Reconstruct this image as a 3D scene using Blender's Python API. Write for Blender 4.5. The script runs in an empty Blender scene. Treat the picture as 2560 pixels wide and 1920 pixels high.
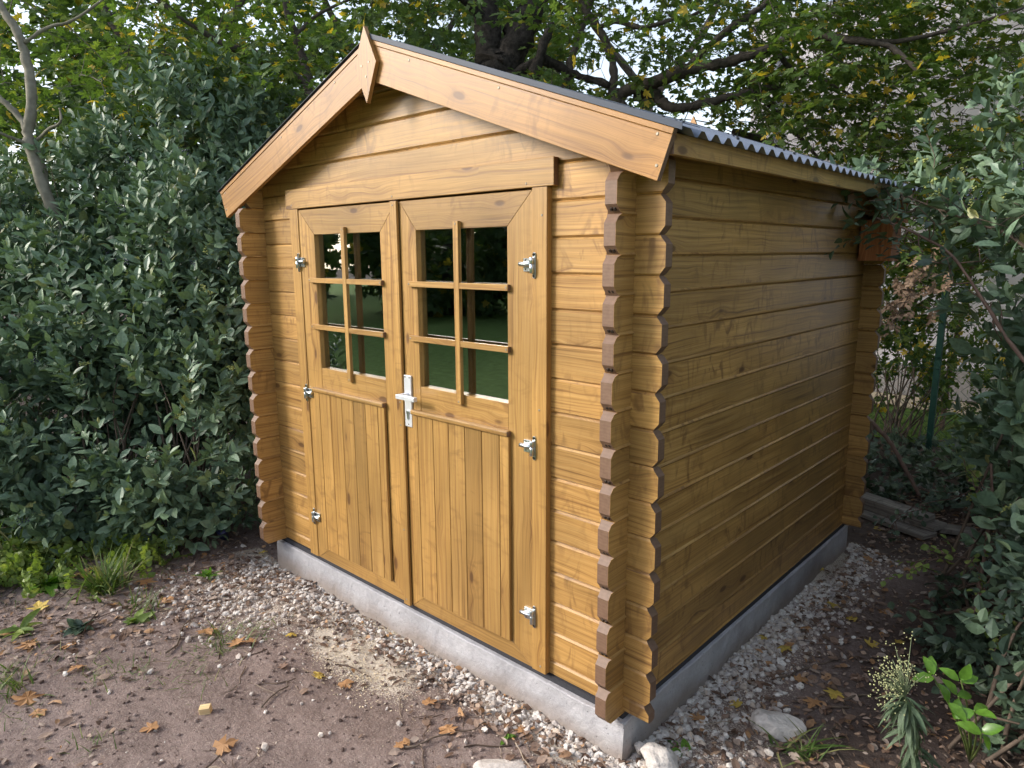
import bpy, math, random
import numpy as np
from mathutils import Vector, Matrix
R = math.radians
random.seed(7); rng = np.random.default_rng(7)
S = bpy.context.scene; COL = S.collection

# ------------------------------------------------------------------ camera, sky, sun, exposure
CAM = np.array([1.13024, -1.75906, 1.49802]); YAW, PITCH, ROLL = -0.744770, -0.185540, -0.0058677
FPX = 1727.53                                   # focal length for a picture 2560 wide
def _axes():
    cy, sy = math.cos(YAW), math.sin(YAW); cp, sp = math.cos(PITCH), math.sin(PITCH); cr, sr = math.cos(ROLL), math.sin(ROLL)
    f = np.array([sy*cp, cy*cp, sp]); ri = np.array([cy, -sy, 0.]); up = np.cross(ri, f)
    return ri*cr + up*sr, -ri*sr + up*cr, f
AR, AU, AF = _axes()
cam = bpy.data.cameras.new('camera'); camo = bpy.data.objects.new('camera', cam); COL.objects.link(camo)
cam.sensor_width = 36; cam.lens = FPX/2560*36; cam.clip_start = .05; cam.clip_end = 500
M = Matrix.Identity(4)
for i in range(3): M[i][0], M[i][1], M[i][2], M[i][3] = AR[i], AU[i], -AF[i], CAM[i]
camo.matrix_world = M; S.camera = camo
SUN_EL, SUN_VEC = R(23), Vector((-1., -1.08, .74)).normalized()
w = bpy.data.worlds.new('World'); S.world = w; w.use_nodes = True
nt = w.node_tree; sky = nt.nodes.new('ShaderNodeTexSky'); sky.sky_type = 'NISHITA'; sky.sun_disc = False
sky.sun_elevation = math.asin(SUN_VEC.z); sky.sun_rotation = math.atan2(SUN_VEC.x, SUN_VEC.y)
sky.air_density = 1.0; sky.dust_density = 2.2; sky.ozone_density = 1.2
hs = nt.nodes.new('ShaderNodeHueSaturation'); hs.inputs['Saturation'].default_value = .55; nt.links.new(sky.outputs[0], hs.inputs['Color']); nt.links.new(hs.outputs[0], nt.nodes['Background'].inputs[0]); nt.nodes['Background'].inputs[1].default_value = .15
sl = bpy.data.lights.new('sun', 'SUN'); sl.energy = 1.3; sl.angle = R(15); sl.color = (1, .95, .87)
so = bpy.data.objects.new('sun', sl); COL.objects.link(so); so.rotation_euler = SUN_VEC.to_track_quat('Z', 'Y').to_euler(); so.location = (-6, -6, 8)
S.view_settings.view_transform = 'Standard'; S.view_settings.look = 'None'; S.view_settings.gamma = 1; S.view_settings.exposure = 1.32

def at(px, py, d):                              # a point measured in the photograph, d metres in front of the lens
    return CAM + (AF + AR*(px-1280)/FPX - AU*(py-960)/FPX)*d
def gnd(px, py, z=-.14):
    v = AF + AR*(px-1280)/FPX - AU*(py-960)/FPX
    return CAM + v*(z-CAM[2])/v[2]

# ------------------------------------------------------------------ materials
def nodes(name):
    m = bpy.data.materials.new(name); m.use_nodes = True
    t = m.node_tree; b = t.nodes['Principled BSDF']
    def N(ty, **k):
        n = t.nodes.new('ShaderNode'+ty)
        for a, v in k.items():
            if a.startswith('i_'):
                key = a[2:]; n.inputs[int(key) if key.isdigit() else key.replace('_', ' ')].default_value = v
            else: setattr(n, a, v)
        return n
    def L(a, b_): t.links.new(a, b_)
    return m, t, b, N, L
def ramp(N, pts, interp='LINEAR'):
    r = N('ValToRGB'); e = r.color_ramp.elements; r.color_ramp.interpolation = interp
    while len(e) < len(pts): e.new(.5)
    for x, (p, c) in zip(e, pts): x.position = p; x.color = (*c, 1) if len(c) == 3 else c
    return r
def g1(v): return (v, v, v)
def mapping(N, L, src, scale):
    mp = N('Mapping'); mp.inputs['Scale'].default_value = scale; L(src, mp.inputs[0]); return mp.outputs[0]
def mixc(N, L, fac, a, b, mode='MIX'):
    x = N('Mix', data_type='RGBA', blend_type=mode)
    for s, v in ((0, fac), (6, a), (7, b)):
        if hasattr(v, 'links'): L(v, x.inputs[s])
        else: x.inputs[s].default_value = v if s == 0 else (*v, 1)
    return x.outputs[2]
def math_(N, L, op, a, b=None, c=None):
    x = N('Math', operation=op)
    for i, v in enumerate((a, b, c)):
        if v is None: continue
        if hasattr(v, 'links'): L(v, x.inputs[i])
        else: x.inputs[i].default_value = v
    return x.outputs[0]
def bump(N, L, b, h, s, d):
    n = N('Bump', i_Strength=s, i_Distance=d); L(h, n.inputs['Height']); L(n.outputs[0], b.inputs['Normal'])

def wood(name, light, mid, dark, knot=(.10, .042, .014), rough=.42, figure=.78, spec=.5):
    m, t, b, N, L = nodes(name)
    uv = N('UVMap').outputs[0]; geo = N('NewGeometry')
    isl = geo.outputs['Random Per Island']
    # warp the grain around knots
    vk = N('TexVoronoi', feature='F1', i_Scale=1.0, i_Randomness=1.0); L(mapping(N, L, uv, (4.0, 10., 1)), vk.inputs['Vector'])
    kd = vk.outputs['Distance']
    sel = math_(N, L, 'GREATER_THAN', N_sep(N, L, vk.outputs['Color']), .46)
    kn = N('MapRange', interpolation_type='SMOOTHSTEP', i_1=.15, i_2=.09, i_3=0., i_4=1.); L(kd, kn.inputs[0])
    knm = math_(N, L, 'MULTIPLY', kn.outputs[0], sel)
    halo = N('MapRange', interpolation_type='SMOOTHSTEP', i_1=.42, i_2=.05, i_3=0., i_4=1.); L(kd, halo.inputs[0])
    halom = math_(N, L, 'MULTIPLY', halo.outputs[0], sel)
    sx = N('SeparateXYZ'); L(uv, sx.inputs[0])
    wob = N('TexNoise', i_Scale=1., i_Detail=2.); L(mapping(N, L, uv, (1.6, 7, 1)), wob.inputs['Vector'])
    v2 = math_(N, L, 'ADD', sx.outputs[1], math_(N, L, 'MULTIPLY', wob.outputs[0], .045))
    v2 = math_(N, L, 'ADD', v2, math_(N, L, 'MULTIPLY', halom, .02))
    cx = N('CombineXYZ'); L(math_(N, L, 'MULTIPLY', sx.outputs[0], 1.3), cx.inputs[0]); L(math_(N, L, 'MULTIPLY', v2, 95.), cx.inputs[1])
    gr = N('TexNoise', i_Scale=1., i_Detail=3., i_Roughness=.6); L(cx.outputs[0], gr.inputs['Vector'])
    cx2 = N('CombineXYZ'); L(math_(N, L, 'MULTIPLY', sx.outputs[0], 5.), cx2.inputs[0]); L(math_(N, L, 'MULTIPLY', v2, 420.), cx2.inputs[1])
    fi = N('TexNoise', i_Scale=1., i_Detail=2.); L(cx2.outputs[0], fi.inputs['Vector'])
    r1 = ramp(N, [(.28, dark), (.45, mid), (.66, light)]); L(gr.outputs[0], r1.inputs[0])
    c = r1.outputs[0]
    rf = ramp(N, [(.35, g1(.84)), (.6, g1(1.06))]); L(fi.outputs[0], rf.inputs[0])
    c = mixc(N, L, 1., c, rf.outputs[0], 'MULTIPLY')
    # cross figure: darker smudges across the grain where the stain soaked in
    fg = N('TexNoise', i_Scale=1., i_Detail=2., i_Roughness=.55, i_Distortion=1.6); L(mapping(N, L, uv, (15, 6.5, 1)), fg.inputs['Vector'])
    big = N('TexNoise', i_Scale=1., i_Detail=1.); L(mapping(N, L, uv, (2.4, 4., 1)), big.inputs['Vector'])
    rg = ramp(N, [(.52, g1(0)), (.70, g1(1))]); L(fg.outputs[0], rg.inputs[0])
    rb = ramp(N, [(.42, g1(.12)), (.62, g1(1))]); L(big.outputs[0], rb.inputs[0])
    c = mixc(N, L, math_(N, L, 'MULTIPLY', math_(N, L, 'MULTIPLY', rg.outputs[0], rb.outputs[0]), figure), c, tuple(x*.8 for x in dark))
    rbl = ramp(N, [(.3, g1(.80)), (.7, g1(1.12))]); L(big.outputs[0], rbl.inputs[0])
    c = mixc(N, L, 1., c, rbl.outputs[0], 'MULTIPLY')
    c = mixc(N, L, math_(N, L, 'MULTIPLY', halom, .35), c, dark)
    c = mixc(N, L, math_(N, L, 'MULTIPLY', knm, .85), c, knot)
    ri = ramp(N, [(0, (.80, .79, .77)), (.5, (1.0, 1.0, 1.0)), (1, (1.12, 1.10, 1.06))]); L(isl, ri.inputs[0])
    c = mixc(N, L, 1., c, ri.outputs[0], 'MULTIPLY')
    L(c, b.inputs['Base Color'])
    rr = N('MapRange', i_3=rough-.08, i_4=rough+.16); L(gr.outputs[0], rr.inputs[0]); L(rr.outputs[0], b.inputs['Roughness'])
    b.inputs['Specular IOR Level'].default_value = spec; b.inputs['Coat Weight'].default_value = .30 if spec > .3 else 0; b.inputs['Coat Roughness'].default_value = .2
    hh = math_(N, L, 'ADD', math_(N, L, 'MULTIPLY', gr.outputs[0], .6), math_(N, L, 'MULTIPLY', fi.outputs[0], .5))
    hh = math_(N, L, 'SUBTRACT', hh, math_(N, L, 'MULTIPLY', knm, .4))
    bump(N, L, b, hh, .35, .0015)
    return m
def N_sep(N, L, col):
    s = N('SeparateColor'); L(col, s.inputs[0]); return s.outputs[0]
def endgrain(name, c0, c1):
    m, t, b, N, L = nodes(name)
    uv = N('UVMap').outputs[0]; isl = N('NewGeometry').outputs['Random Per Island']
    off = N('CombineXYZ'); L(math_(N, L, 'MULTIPLY', isl, .09), off.inputs[0]); L(math_(N, L, 'MULTIPLY', isl, -.14), off.inputs[1])
    va = N('VectorMath', operation='ADD'); L(uv, va.inputs[0]); L(off.outputs[0], va.inputs[1])
    wv = N('TexWave', wave_type='RINGS', rings_direction='Z', i_Scale=30., i_Distortion=3.0, i_Detail=2., i_Detail_Scale=1.2); L(va.outputs[0], wv.inputs[0])
    ns = N('TexNoise', i_Scale=60., i_Detail=3.); L(uv, ns.inputs[0])
    r = ramp(N, [(.1, c0), (.9, c1)]); L(math_(N, L, 'ADD', math_(N, L, 'MULTIPLY', wv.outputs[1], .14), math_(N, L, 'MULTIPLY', ns.outputs[0], .75)), r.inputs[0])
    L(r.outputs[0], b.inputs['Base Color']); b.inputs['Roughness'].default_value = .55
    bump(N, L, b, ns.outputs[0], .25, .0006)
    return m
def simple(name, col, rough=.5, metal=0., spec=.5, var=.15, scale=30., bmp=0., bd=.002, coord='Object'):
    m, t, b, N, L = nodes(name)
    tc = N('TexCoord').outputs[coord]; ns = N('TexNoise', i_Scale=scale, i_Detail=5., i_Roughness=.6); L(tc, ns.inputs[0])
    r = ramp(N, [(.3, tuple(x*(1-var) for x in col)), (.7, tuple(min(1, x*(1+var)) for x in col))]); L(ns.outputs[0], r.inputs[0])
    L(r.outputs[0], b.inputs['Base Color']); b.inputs['Roughness'].default_value = rough; b.inputs['Metallic'].default_value = metal
    b.inputs['Specular IOR Level'].default_value = spec
    if bmp: bump(N, L, b, ns.outputs[0], bmp, bd)
    return m
def leafmat(name, pts, rough=.45, trans=.3, spec=.4, tint=(1.25, 1.35, .5), vein=True):
    m, t, b, N, L = nodes(name)
    isl = N('NewGeometry').outputs['Random Per Island']
    r = ramp(N, pts); L(isl, r.inputs[0])
    tc = N('TexCoord').outputs['Object']; ns = N('TexNoise', i_Scale=70., i_Detail=2.); L(tc, ns.inputs[0])
    rv = ramp(N, [(.3, g1(.78)), (.7, g1(1.18))]); L(ns.outputs[0], rv.inputs[0])
    c = mixc(N, L, 1., r.outputs[0], rv.outputs[0], 'MULTIPLY')
    L(c, b.inputs['Base Color']); b.inputs['Roughness'].default_value = rough; b.inputs['Specular IOR Level'].default_value = spec
    if trans:
        tr = N('BsdfTranslucent'); L(mixc(N, L, 1., c, tint, 'MULTIPLY'), tr.inputs[0])
        mx = N('MixShader', i_0=trans); L(b.outputs[0], mx.inputs[1]); L(tr.outputs[0], mx.inputs[2])
        L(mx.outputs[0], t.nodes['Material Output'].inputs[0])
    return m
WOOD = wood('stained_spruce', (.49, .288, .094), (.385, .210, .061), (.185, .088, .029))
WOODB = wood('stained_spruce_boards', (.445, .258, .080), (.36, .198, .055), (.205, .098, .030), figure=.5)
WOODT = wood('stained_spruce_trim', (.40, .208, .066), (.325, .160, .046), (.17, .078, .024), figure=.6, spec=.35)  # darker copy of the stain, offsetting strong sun on bargeboards and finials
NESTW = wood('raw_larch', (.48, .20, .085), (.34, .125, .05), (.20, .065, .028), figure=.15, rough=.6, spec=.2)
OLDW = wood('grey_weathered_wood', (.34, .31, .28), (.25, .225, .20), (.12, .10, .09), knot=(.06, .05, .04), rough=.75, spec=.15)
RAWW = wood('raw_pine_offcut', (.75, .58, .33), (.68, .49, .26), (.5, .33, .16), rough=.7, spec=.2)
ENDG = endgrain('stained_end_grain', (.125, .070, .042), (.225, .132, .085))
NEARBLACK = simple('hole_shade_screw_black', (.03, .017, .009), .8)  # near-black: shade painted into slots and holes; also used for screw heads
ZINC = simple('zinc_plated_steel', (.62, .66, .68), .28, 1., var=.1, scale=90)
ALU = simple('white_aluminium', (.72, .73, .76), .32, .35, var=.04, scale=60)
SCREW = simple('steel_screw_head', (.28, .245, .19), .5, .5)
FELT = simple('bitumen_felt', (.035, .035, .042), .85, var=.4, scale=400, bmp=.6, bd=.002)
ROOFM = simple('blue_grey_sheet_steel', (.24, .275, .34), .33, .55, spec=.6, var=.12, scale=14)
FLASH = simple('dark_blue_grey_flashing', (.045, .058, .085), .5, .0, spec=.25, var=.1, scale=12)
def concrete():
    m, t, b, N, L = nodes('rough_concrete')
    tc = N('TexCoord').outputs['Object']
    a = N('TexNoise', i_Scale=3.2, i_Detail=6., i_Roughness=.62); L(tc, a.inputs[0])
    f = N('TexNoise', i_Scale=55., i_Detail=6., i_Roughness=.7); L(tc, f.inputs[0])
    r = ramp(N, [(.3, (.28, .275, .29)), (.55, (.44, .43, .45)), (.75, (.57, .56, .57))]); L(math_(N, L, 'ADD', math_(N, L, 'MULTIPLY', a.outputs[0], .75), math_(N, L, 'MULTIPLY', f.outputs[0], .27)), r.inputs[0])
    # splashed dirt near the soil and pitted air holes
    sx = N('SeparateXYZ'); L(tc, sx.inputs[0])
    dz = N('MapRange', i_1=-.075, i_2=-.15, i_3=0., i_4=.75); L(math_(N, L, 'ADD', sx.outputs[2], math_(N, L, 'MULTIPLY', math_(N, L, 'SUBTRACT', a.outputs[0], .5), .13)), dz.inputs[0])
    c = mixc(N, L, dz.outputs[0], r.outputs[0], (.26, .205, .165))
    v = N('TexVoronoi', i_Scale=46.); L(tc, v.inputs['Vector'])
    pit = N('MapRange', interpolation_type='SMOOTHSTEP', i_1=.05, i_2=.16, i_3=0., i_4=1.); L(v.outputs['Distance'], pit.inputs[0])
    pm = math_(N, L, 'MAXIMUM', pit.outputs[0], math_(N, L, 'LESS_THAN', a.outputs[0], .50))
    c = mixc(N, L, 1., c, mixc(N, L, pm, (.62, .62, .62), (1, 1, 1)), 'MULTIPLY')
    L(c, b.inputs['Base Color']); b.inputs['Roughness'].default_value = .9; b.inputs['Specular IOR Level'].default_value = .2
    bump(N, L, b, math_(N, L, 'ADD', math_(N, L, 'ADD', f.outputs[0], a.outputs[0]), math_(N, L, 'MULTIPLY', pm, .5)), .75, .006)
    return m
CONC = concrete()
def soil():
    m, t, b, N, L = nodes('bare_soil')
    tc = N('TexCoord').outputs['Object']
    a = N('TexNoise', i_Scale=1.3, i_Detail=6., i_Roughness=.6); L(tc, a.inputs[0])
    f = N('TexNoise', i_Scale=38., i_Detail=6., i_Roughness=.7); L(tc, f.inputs[0])
    r = ramp(N, [(.30, (.105, .074, .063)), (.5, (.232, .174, .154)), (.72, (.37, .292, .265))])
    L(math_(N, L, 'ADD', math_(N, L, 'MULTIPLY', a.outputs[0], .55), math_(N, L, 'MULTIPLY', f.outputs[0], .45)), r.inputs[0])
    # pale crushed limestone dust near the slab and sawdust before the doors, as painted by the vertex attribute
    at_ = N('Attribute', attribute_name='dust'); da = N_sep(N, L, at_.outputs['Color'])
    sp = N('TexNoise', i_Scale=150., i_Detail=4., i_Roughness=.7); L(tc, sp.inputs[0])
    md = N('MapRange', i_1=.62, i_2=.38, i_3=-.25, i_4=.55); L(sp.outputs[0], md.inputs[0])
    mk = N('MapRange', interpolation_type='SMOOTHSTEP', i_1=.35, i_2=.85); L(math_(N, L, 'ADD', da, md.outputs[0]), mk.inputs[0])
    c = mixc(N, L, mk.outputs[0], r.outputs[0], (.60, .53, .44))
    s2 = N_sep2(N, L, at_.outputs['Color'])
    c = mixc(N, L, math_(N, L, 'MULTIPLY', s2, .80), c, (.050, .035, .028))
    L(c, b.inputs['Base Color']); b.inputs['Roughness'].default_value = .92; b.inputs['Specular IOR Level'].default_value = .15
    bump(N, L, b, math_(N, L, 'ADD', f.outputs[0], math_(N, L, 'MULTIPLY', sp.outputs[0], .4)), .8, .012)
    return m
def N_sep2(N, L, col):
    s = N('SeparateColor'); L(col, s.inputs[0]); return s.outputs[1]
SOIL = soil()
GRAVEL = None
def islandmat(name, pts, rough=.85, spec=.2, bmp=.4, interp='LINEAR', scale=60, bd=.003):
    m, t, b, N, L = nodes(name)
    isl = N('NewGeometry').outputs['Random Per Island']; r = ramp(N, pts, interp); L(isl, r.inputs[0])
    tc = N('TexCoord').outputs['Object']; ns = N('TexNoise', i_Scale=scale, i_Detail=5., i_Roughness=.65); L(tc, ns.inputs[0])
    rv = ramp(N, [(.3, g1(.72)), (.7, g1(1.15))]); L(ns.outputs[0], rv.inputs[0])
    L(mixc(N, L, 1., r.outputs[0], rv.outputs[0], 'MULTIPLY'), b.inputs['Base Color'])
    b.inputs['Roughness'].default_value = rough; b.inputs['Specular IOR Level'].default_value = spec
    bump(N, L, b, ns.outputs[0], bmp, bd)
    return m
GRAVEL = islandmat('limestone_gravel', [(0, (.58, .53, .49)), (.3, (.74, .70, .65)), (.55, (.56, .49, .43)), (.8, (.42, .38, .36)), (1, (.64, .52, .41))])
STONE = islandmat('pale_limestone', [(0, (.50, .47, .43)), (1, (.60, .55, .51))], scale=26, bmp=.9, bd=.01)
LITTER = islandmat('brown_leaf_litter', [(0, (.10, .058, .040)), (.3, (.19, .125, .09)), (.6, (.30, .21, .16)), (.8, (.38, .31, .26)), (.9, (.40, .22, .10)), (1, (.14, .10, .085))], rough=.7, bmp=.3)
CHIPS = islandmat('pale_wood_shavings', [(0, (.66, .54, .36)), (.5, (.74, .66, .50)), (1, (.55, .43, .27))], rough=.8)
TWIGM = simple('dry_twig', (.13, .095, .07), .8, var=.35, scale=20)
BARKD = simple('dark_rough_bark', (.042, .036, .031), .95, var=.55, scale=26, bmp=1., bd=.03, spec=.15)
BARKM = simple('grey_brown_branch', (.075, .063, .052), .9, var=.4, scale=30, bmp=.8, bd=.012, spec=.2)
BARKP = simple('pale_olive_bark', (.19, .175, .135), .85, var=.3, scale=18, bmp=.5, bd=.006, spec=.2)
BARKR = simple('reddish_stem_bark', (.16, .105, .085), .85, var=.3, scale=18, bmp=.5, bd=.006, spec=.2)
VIB = leafmat('evergreen_leaf', [(0, (.085, .140, .088)), (.45, (.135, .208, .132)), (.8, (.18, .262, .155)), (.97, (.16, .23, .12)), (1, (.30, .30, .11))], rough=.48, trans=.10, spec=.45)
MAPLE = leafmat('maple_leaf', [(0, (.060, .105, .034)), (.4, (.090, .150, .044)), (.8, (.130, .190, .055)), (.93, (.17, .21, .055)), (.955, (.46, .34, .05)), (1, (.60, .43, .07))], rough=.5, trans=.45, spec=.3)
MAPLEB = leafmat('shaded_maple_leaf', [(0, (.060, .105, .045)), (.5, (.088, .145, .058)), (.94, (.125, .175, .065)), (.97, (.42, .32, .05)), (1, (.47, .35, .06))], rough=.5, trans=.42, spec=.3)
PALE = leafmat('pale_green_leaf', [(0, (.13, .20, .045)), (.5, (.20, .28, .07)), (1, (.30, .36, .10))], rough=.5, trans=.35)
BRIGHT = leafmat('bright_new_leaf', [(0, (.10, .22, .028)), (1, (.17, .33, .045))], rough=.3, trans=.35, spec=.5)
IVY = leafmat('dark_ivy_leaf', [(0, (.045, .075, .052)), (.6, (.075, .112, .072)), (1, (.10, .15, .08))], rough=.4, trans=.08, spec=.45)
GRASSM = leafmat('grass_blade', [(0, (.07, .13, .028)), (.6, (.12, .19, .045)), (1, (.30, .27, .13))], rough=.55, trans=.3)
GREYG = leafmat('greyish_weed_leaf', [(0, (.085, .13, .075)), (1, (.13, .18, .11))], rough=.6, trans=.2)
YELL = leafmat('yellow_fallen_leaf', [(0, (.50, .33, .04)), (1, (.58, .44, .12))], rough=.6, trans=.15)
ORNG = leafmat('orange_brown_fallen_leaf', [(0, (.38, .19, .075)), (1, (.44, .25, .12))], rough=.65, trans=.1, tint=(1.2, 1, .6))
BRWN = leafmat('brown_fallen_leaf', [(0, (.16, .09, .06)), (1, (.26, .17, .125))], rough=.7, trans=.05, tint=(1, .9, .8))
DEADL = leafmat('dry_hanging_leaf', [(0, (.20, .13, .085)), (1, (.36, .25, .17))], rough=.7, trans=.15, tint=(1, .9, .7))
BERRY = simple('blue_black_berry', (.012, .016, .045), .25, spec=.6)
BUDM = simple('yellow_green_bud', (.30, .33, .10), .7, var=.3)
FLUFF = simple('cream_seed_bud', (.36, .37, .18), .8, var=.3)
FENCEG = simple('green_coated_steel', (.012, .055, .042), .45, var=.1)
WALLM = None
def glassmat():
    m, t, b, N, L = nodes('window_glass')
    fr0 = N('Fresnel', i_IOR=1.6); fr = N('Math', operation='MULTIPLY_ADD'); L(fr0.outputs[0], fr.inputs[0]); fr.inputs[1].default_value = 1.7; fr.inputs[2].default_value = .15; fr.use_clamp = True; tr = N('BsdfTransparent'); tr.inputs[0].default_value = (.86, .88, .88, 1)
    gl = N('BsdfGlossy', i_Roughness=.012); gl.inputs[0].default_value = (.95, 1, .98, 1); mx = N('MixShader')
    L(fr.outputs[0], mx.inputs[0]); L(tr.outputs[0], mx.inputs[1]); L(gl.outputs[0], mx.inputs[2]); L(mx.outputs[0], t.nodes['Material Output'].inputs[0])
    return m
GLASS = glassmat()

# ------------------------------------------------------------------ mesh helpers
def tag(o, label=None, cat=None, group=None, kind=None):
    for k, v in (('label', label), ('category', cat), ('group', group), ('kind', kind)):
        if v: o[k] = v
    return o
def empty(name, loc, label, cat, group=None):
    o = bpy.data.objects.new(name, None); COL.objects.link(o); o.location = loc; o.empty_display_size = .1
    return tag(o, label, cat, group)
def link(name, me, parent=None):
    o = bpy.data.objects.new(name, me); COL.objects.link(o)
    if parent is not None:
        o.parent = parent; o.matrix_parent_inverse = Matrix.Translation(-Vector(parent_loc(parent)))
    return o
def parent_loc(p):
    l = Vector(p.location)
    return l
class MB:                                        # polygon soup -> one mesh, with grain UVs
    def __init__(s): s.v, s.f, s.uv, s.mi, s.sm = [], [], [], [], []
    def poly(s, V, F, A=(1, 0, 0), B=(0, 1, 0), mat=0, endmat=None, off=None, smooth=False, endlim=.45):
        A = np.array(A, float); B = np.array(B, float); Cc = np.cross(A, B); V = np.array(V, float)
        if off is None: off = (random.uniform(0, 60), random.uniform(0, 60))
        n0 = len(s.v); s.v.extend(V.tolist())
        for f in F:
            P = V[list(f)]; n = np.cross(P[1]-P[0], P[2]-P[0]); n = n/(np.linalg.norm(n)+1e-12)
            na, nb, nc = abs(n@A), abs(n@B), abs(n@Cc)
            if endmat is not None and na > endlim:
                s.uv.append([(p@B+off[0]*.0, p@Cc) for p in P]); s.mi.append(endmat)
            else:
                w_ = Cc if nb >= nc else B
                s.uv.append([(p@A+off[0], p@w_+off[1]) for p in P]); s.mi.append(mat)
            s.f.append([n0+i for i in f]); s.sm.append(smooth)
    def box(s, lo, hi, A=(1, 0, 0), B=(0, 1, 0), mat=0, endmat=None, off=None):
        (x0, y0, z0), (x1, y1, z1) = lo, hi
        V = [(x0, y0, z0), (x1, y0, z0), (x1, y1, z0), (x0, y1, z0), (x0, y0, z1), (x1, y0, z1), (x1, y1, z1), (x0, y1, z1)]
        s.poly(V, [(0, 3, 2, 1), (4, 5, 6, 7), (0, 1, 5, 4), (1, 2, 6, 5), (2, 3, 7, 6), (3, 0, 4, 7)], A, B, mat, endmat, off)
    def prism_y(s, pts, y0, y1, A, mat=0, endmat=None, off=None):    # outline in x, z (counter-clockwise seen from -y)
        n = len(pts); V = [(x, y0, z) for x, z in pts] + [(x, y1, z) for x, z in pts]
        F = [tuple(range(n)), tuple(range(2*n-1, n-1, -1))] + [(i, i+n, (i+1) % n+n, (i+1) % n) for i in range(n)]
        s.poly(V, F, A, (0, 1, 0), mat, endmat, off)
    def tube(s, pts, rads, k=6, mat=0, cap=True, smooth=True):
        pts = np.array(pts, float); n = len(pts); rads = np.broadcast_to(np.array(rads, float), (n,))
        V = []; d = np.gradient(pts, axis=0); ref = np.array([.31, .17, .93])
        for i in range(n):
            t_ = d[i]/(np.linalg.norm(d[i])+1e-12)
            u = np.cross(t_, ref); u /= np.linalg.norm(u)+1e-12; q = np.cross(t_, u)
            for j in range(k):
                a = 2*math.pi*j/k; V.append(pts[i]+rads[i]*(math.cos(a)*u+math.sin(a)*q))
        F = [(i*k+j, i*k+(j+1) % k, (i+1)*k+(j+1) % k, (i+1)*k+j) for i in range(n-1) for j in range(k)]
        if cap: F += [tuple(range(k-1, -1, -1)), tuple(range((n-1)*k, n*k))]
        s.poly(V, F, (0, 0, 1), (1, 0, 0), mat, smooth=smooth)
    def disc(s, c, n, r, h, k=10, mat=0):
        c = np.array(c, float); n = np.array(n, float); s.tube([c, c+n*h], [r, r], k, mat, smooth=False)
    def build(s, name, mats, parent=None, bevel=0, seg=1):
        me = bpy.data.meshes.new(name); me.from_pydata(s.v, [], s.f)
        for m in (mats if isinstance(mats, (list, tuple)) else [mats]): me.materials.append(m)
        me.polygons.foreach_set('material_index', s.mi); me.polygons.foreach_set('use_smooth', s.sm)
        ul = me.uv_layers.new(name='UVMap'); ul.data.foreach_set('uv', [c for f in s.uv for p in f for c in p])
        me.update(); o = link(name, me, parent)
        if bevel:
            b = o.modifiers.new('edge', 'BEVEL'); b.width = bevel; b.segments = seg; b.limit_method = 'ANGLE'; b.angle_limit = R(52)
        return o
def fastmesh(name, V, F, mat, parent=None, smooth=False, mi=None):   # numpy triangles -> object
    me = bpy.data.meshes.new(name); V = np.asarray(V, np.float32); F = np.asarray(F, np.int32)
    me.vertices.add(len(V)); me.vertices.foreach_set('co', V.ravel())
    k = F.shape[1]; me.loops.add(F.size); me.loops.foreach_set('vertex_index', F.ravel())
    me.polygons.add(len(F)); me.polygons.foreach_set('loop_start', np.arange(0, F.size, k, dtype=np.int32))
    me.polygons.foreach_set('use_smooth', np.full(len(F), smooth))
    for m in (mat if isinstance(mat, (list, tuple)) else [mat]): me.materials.append(m)
    if mi is not None: me.polygons.foreach_set('material_index', np.asarray(mi, np.int32))
    me.update(calc_edges=True); me.validate()
    return link(name, me, parent)
def frames(d, up):                               # rows: X, Y (growth), Z (normal)
    d = d/(np.linalg.norm(d, axis=-1, keepdims=True)+1e-9)
    x = np.cross(d, up); x /= np.linalg.norm(x, axis=-1, keepdims=True)+1e-9
    return np.stack([x, d, np.cross(x, d)], -2)
def scatter(temps, pos, d, up, sc):              # temps: list of (V, F); returns one V, F
    pos = np.asarray(pos); n = len(pos); fr = frames(np.asarray(d), np.asarray(up)); idx = rng.integers(0, len(temps), n)
    Vs, Fs, base = [], [], 0
    for ti, (V, F) in enumerate(temps):
        k = np.where(idx == ti)[0]
        if not len(k): continue
        W = np.einsum('vi,nij->nvj', V, fr[k])*np.asarray(sc)[k][:, None, None]+pos[k][:, None, :]
        Fs.append((F[None]+(base+np.arange(len(k))*len(V))[:, None, None]).reshape(-1, F.shape[1])); Vs.append(W.reshape(-1, 3)); base += len(k)*len(V)
    return np.concatenate(Vs), np.concatenate(Fs)
def merge(parts):
    Vs, Fs, b = [], [], 0
    for V, F in parts: Vs.append(V); Fs.append(F+b); b += len(V)
    return np.concatenate(Vs), np.concatenate(Fs)
def rnd(n, s=1.): return rng.normal(0, s, (n, 3))

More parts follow.
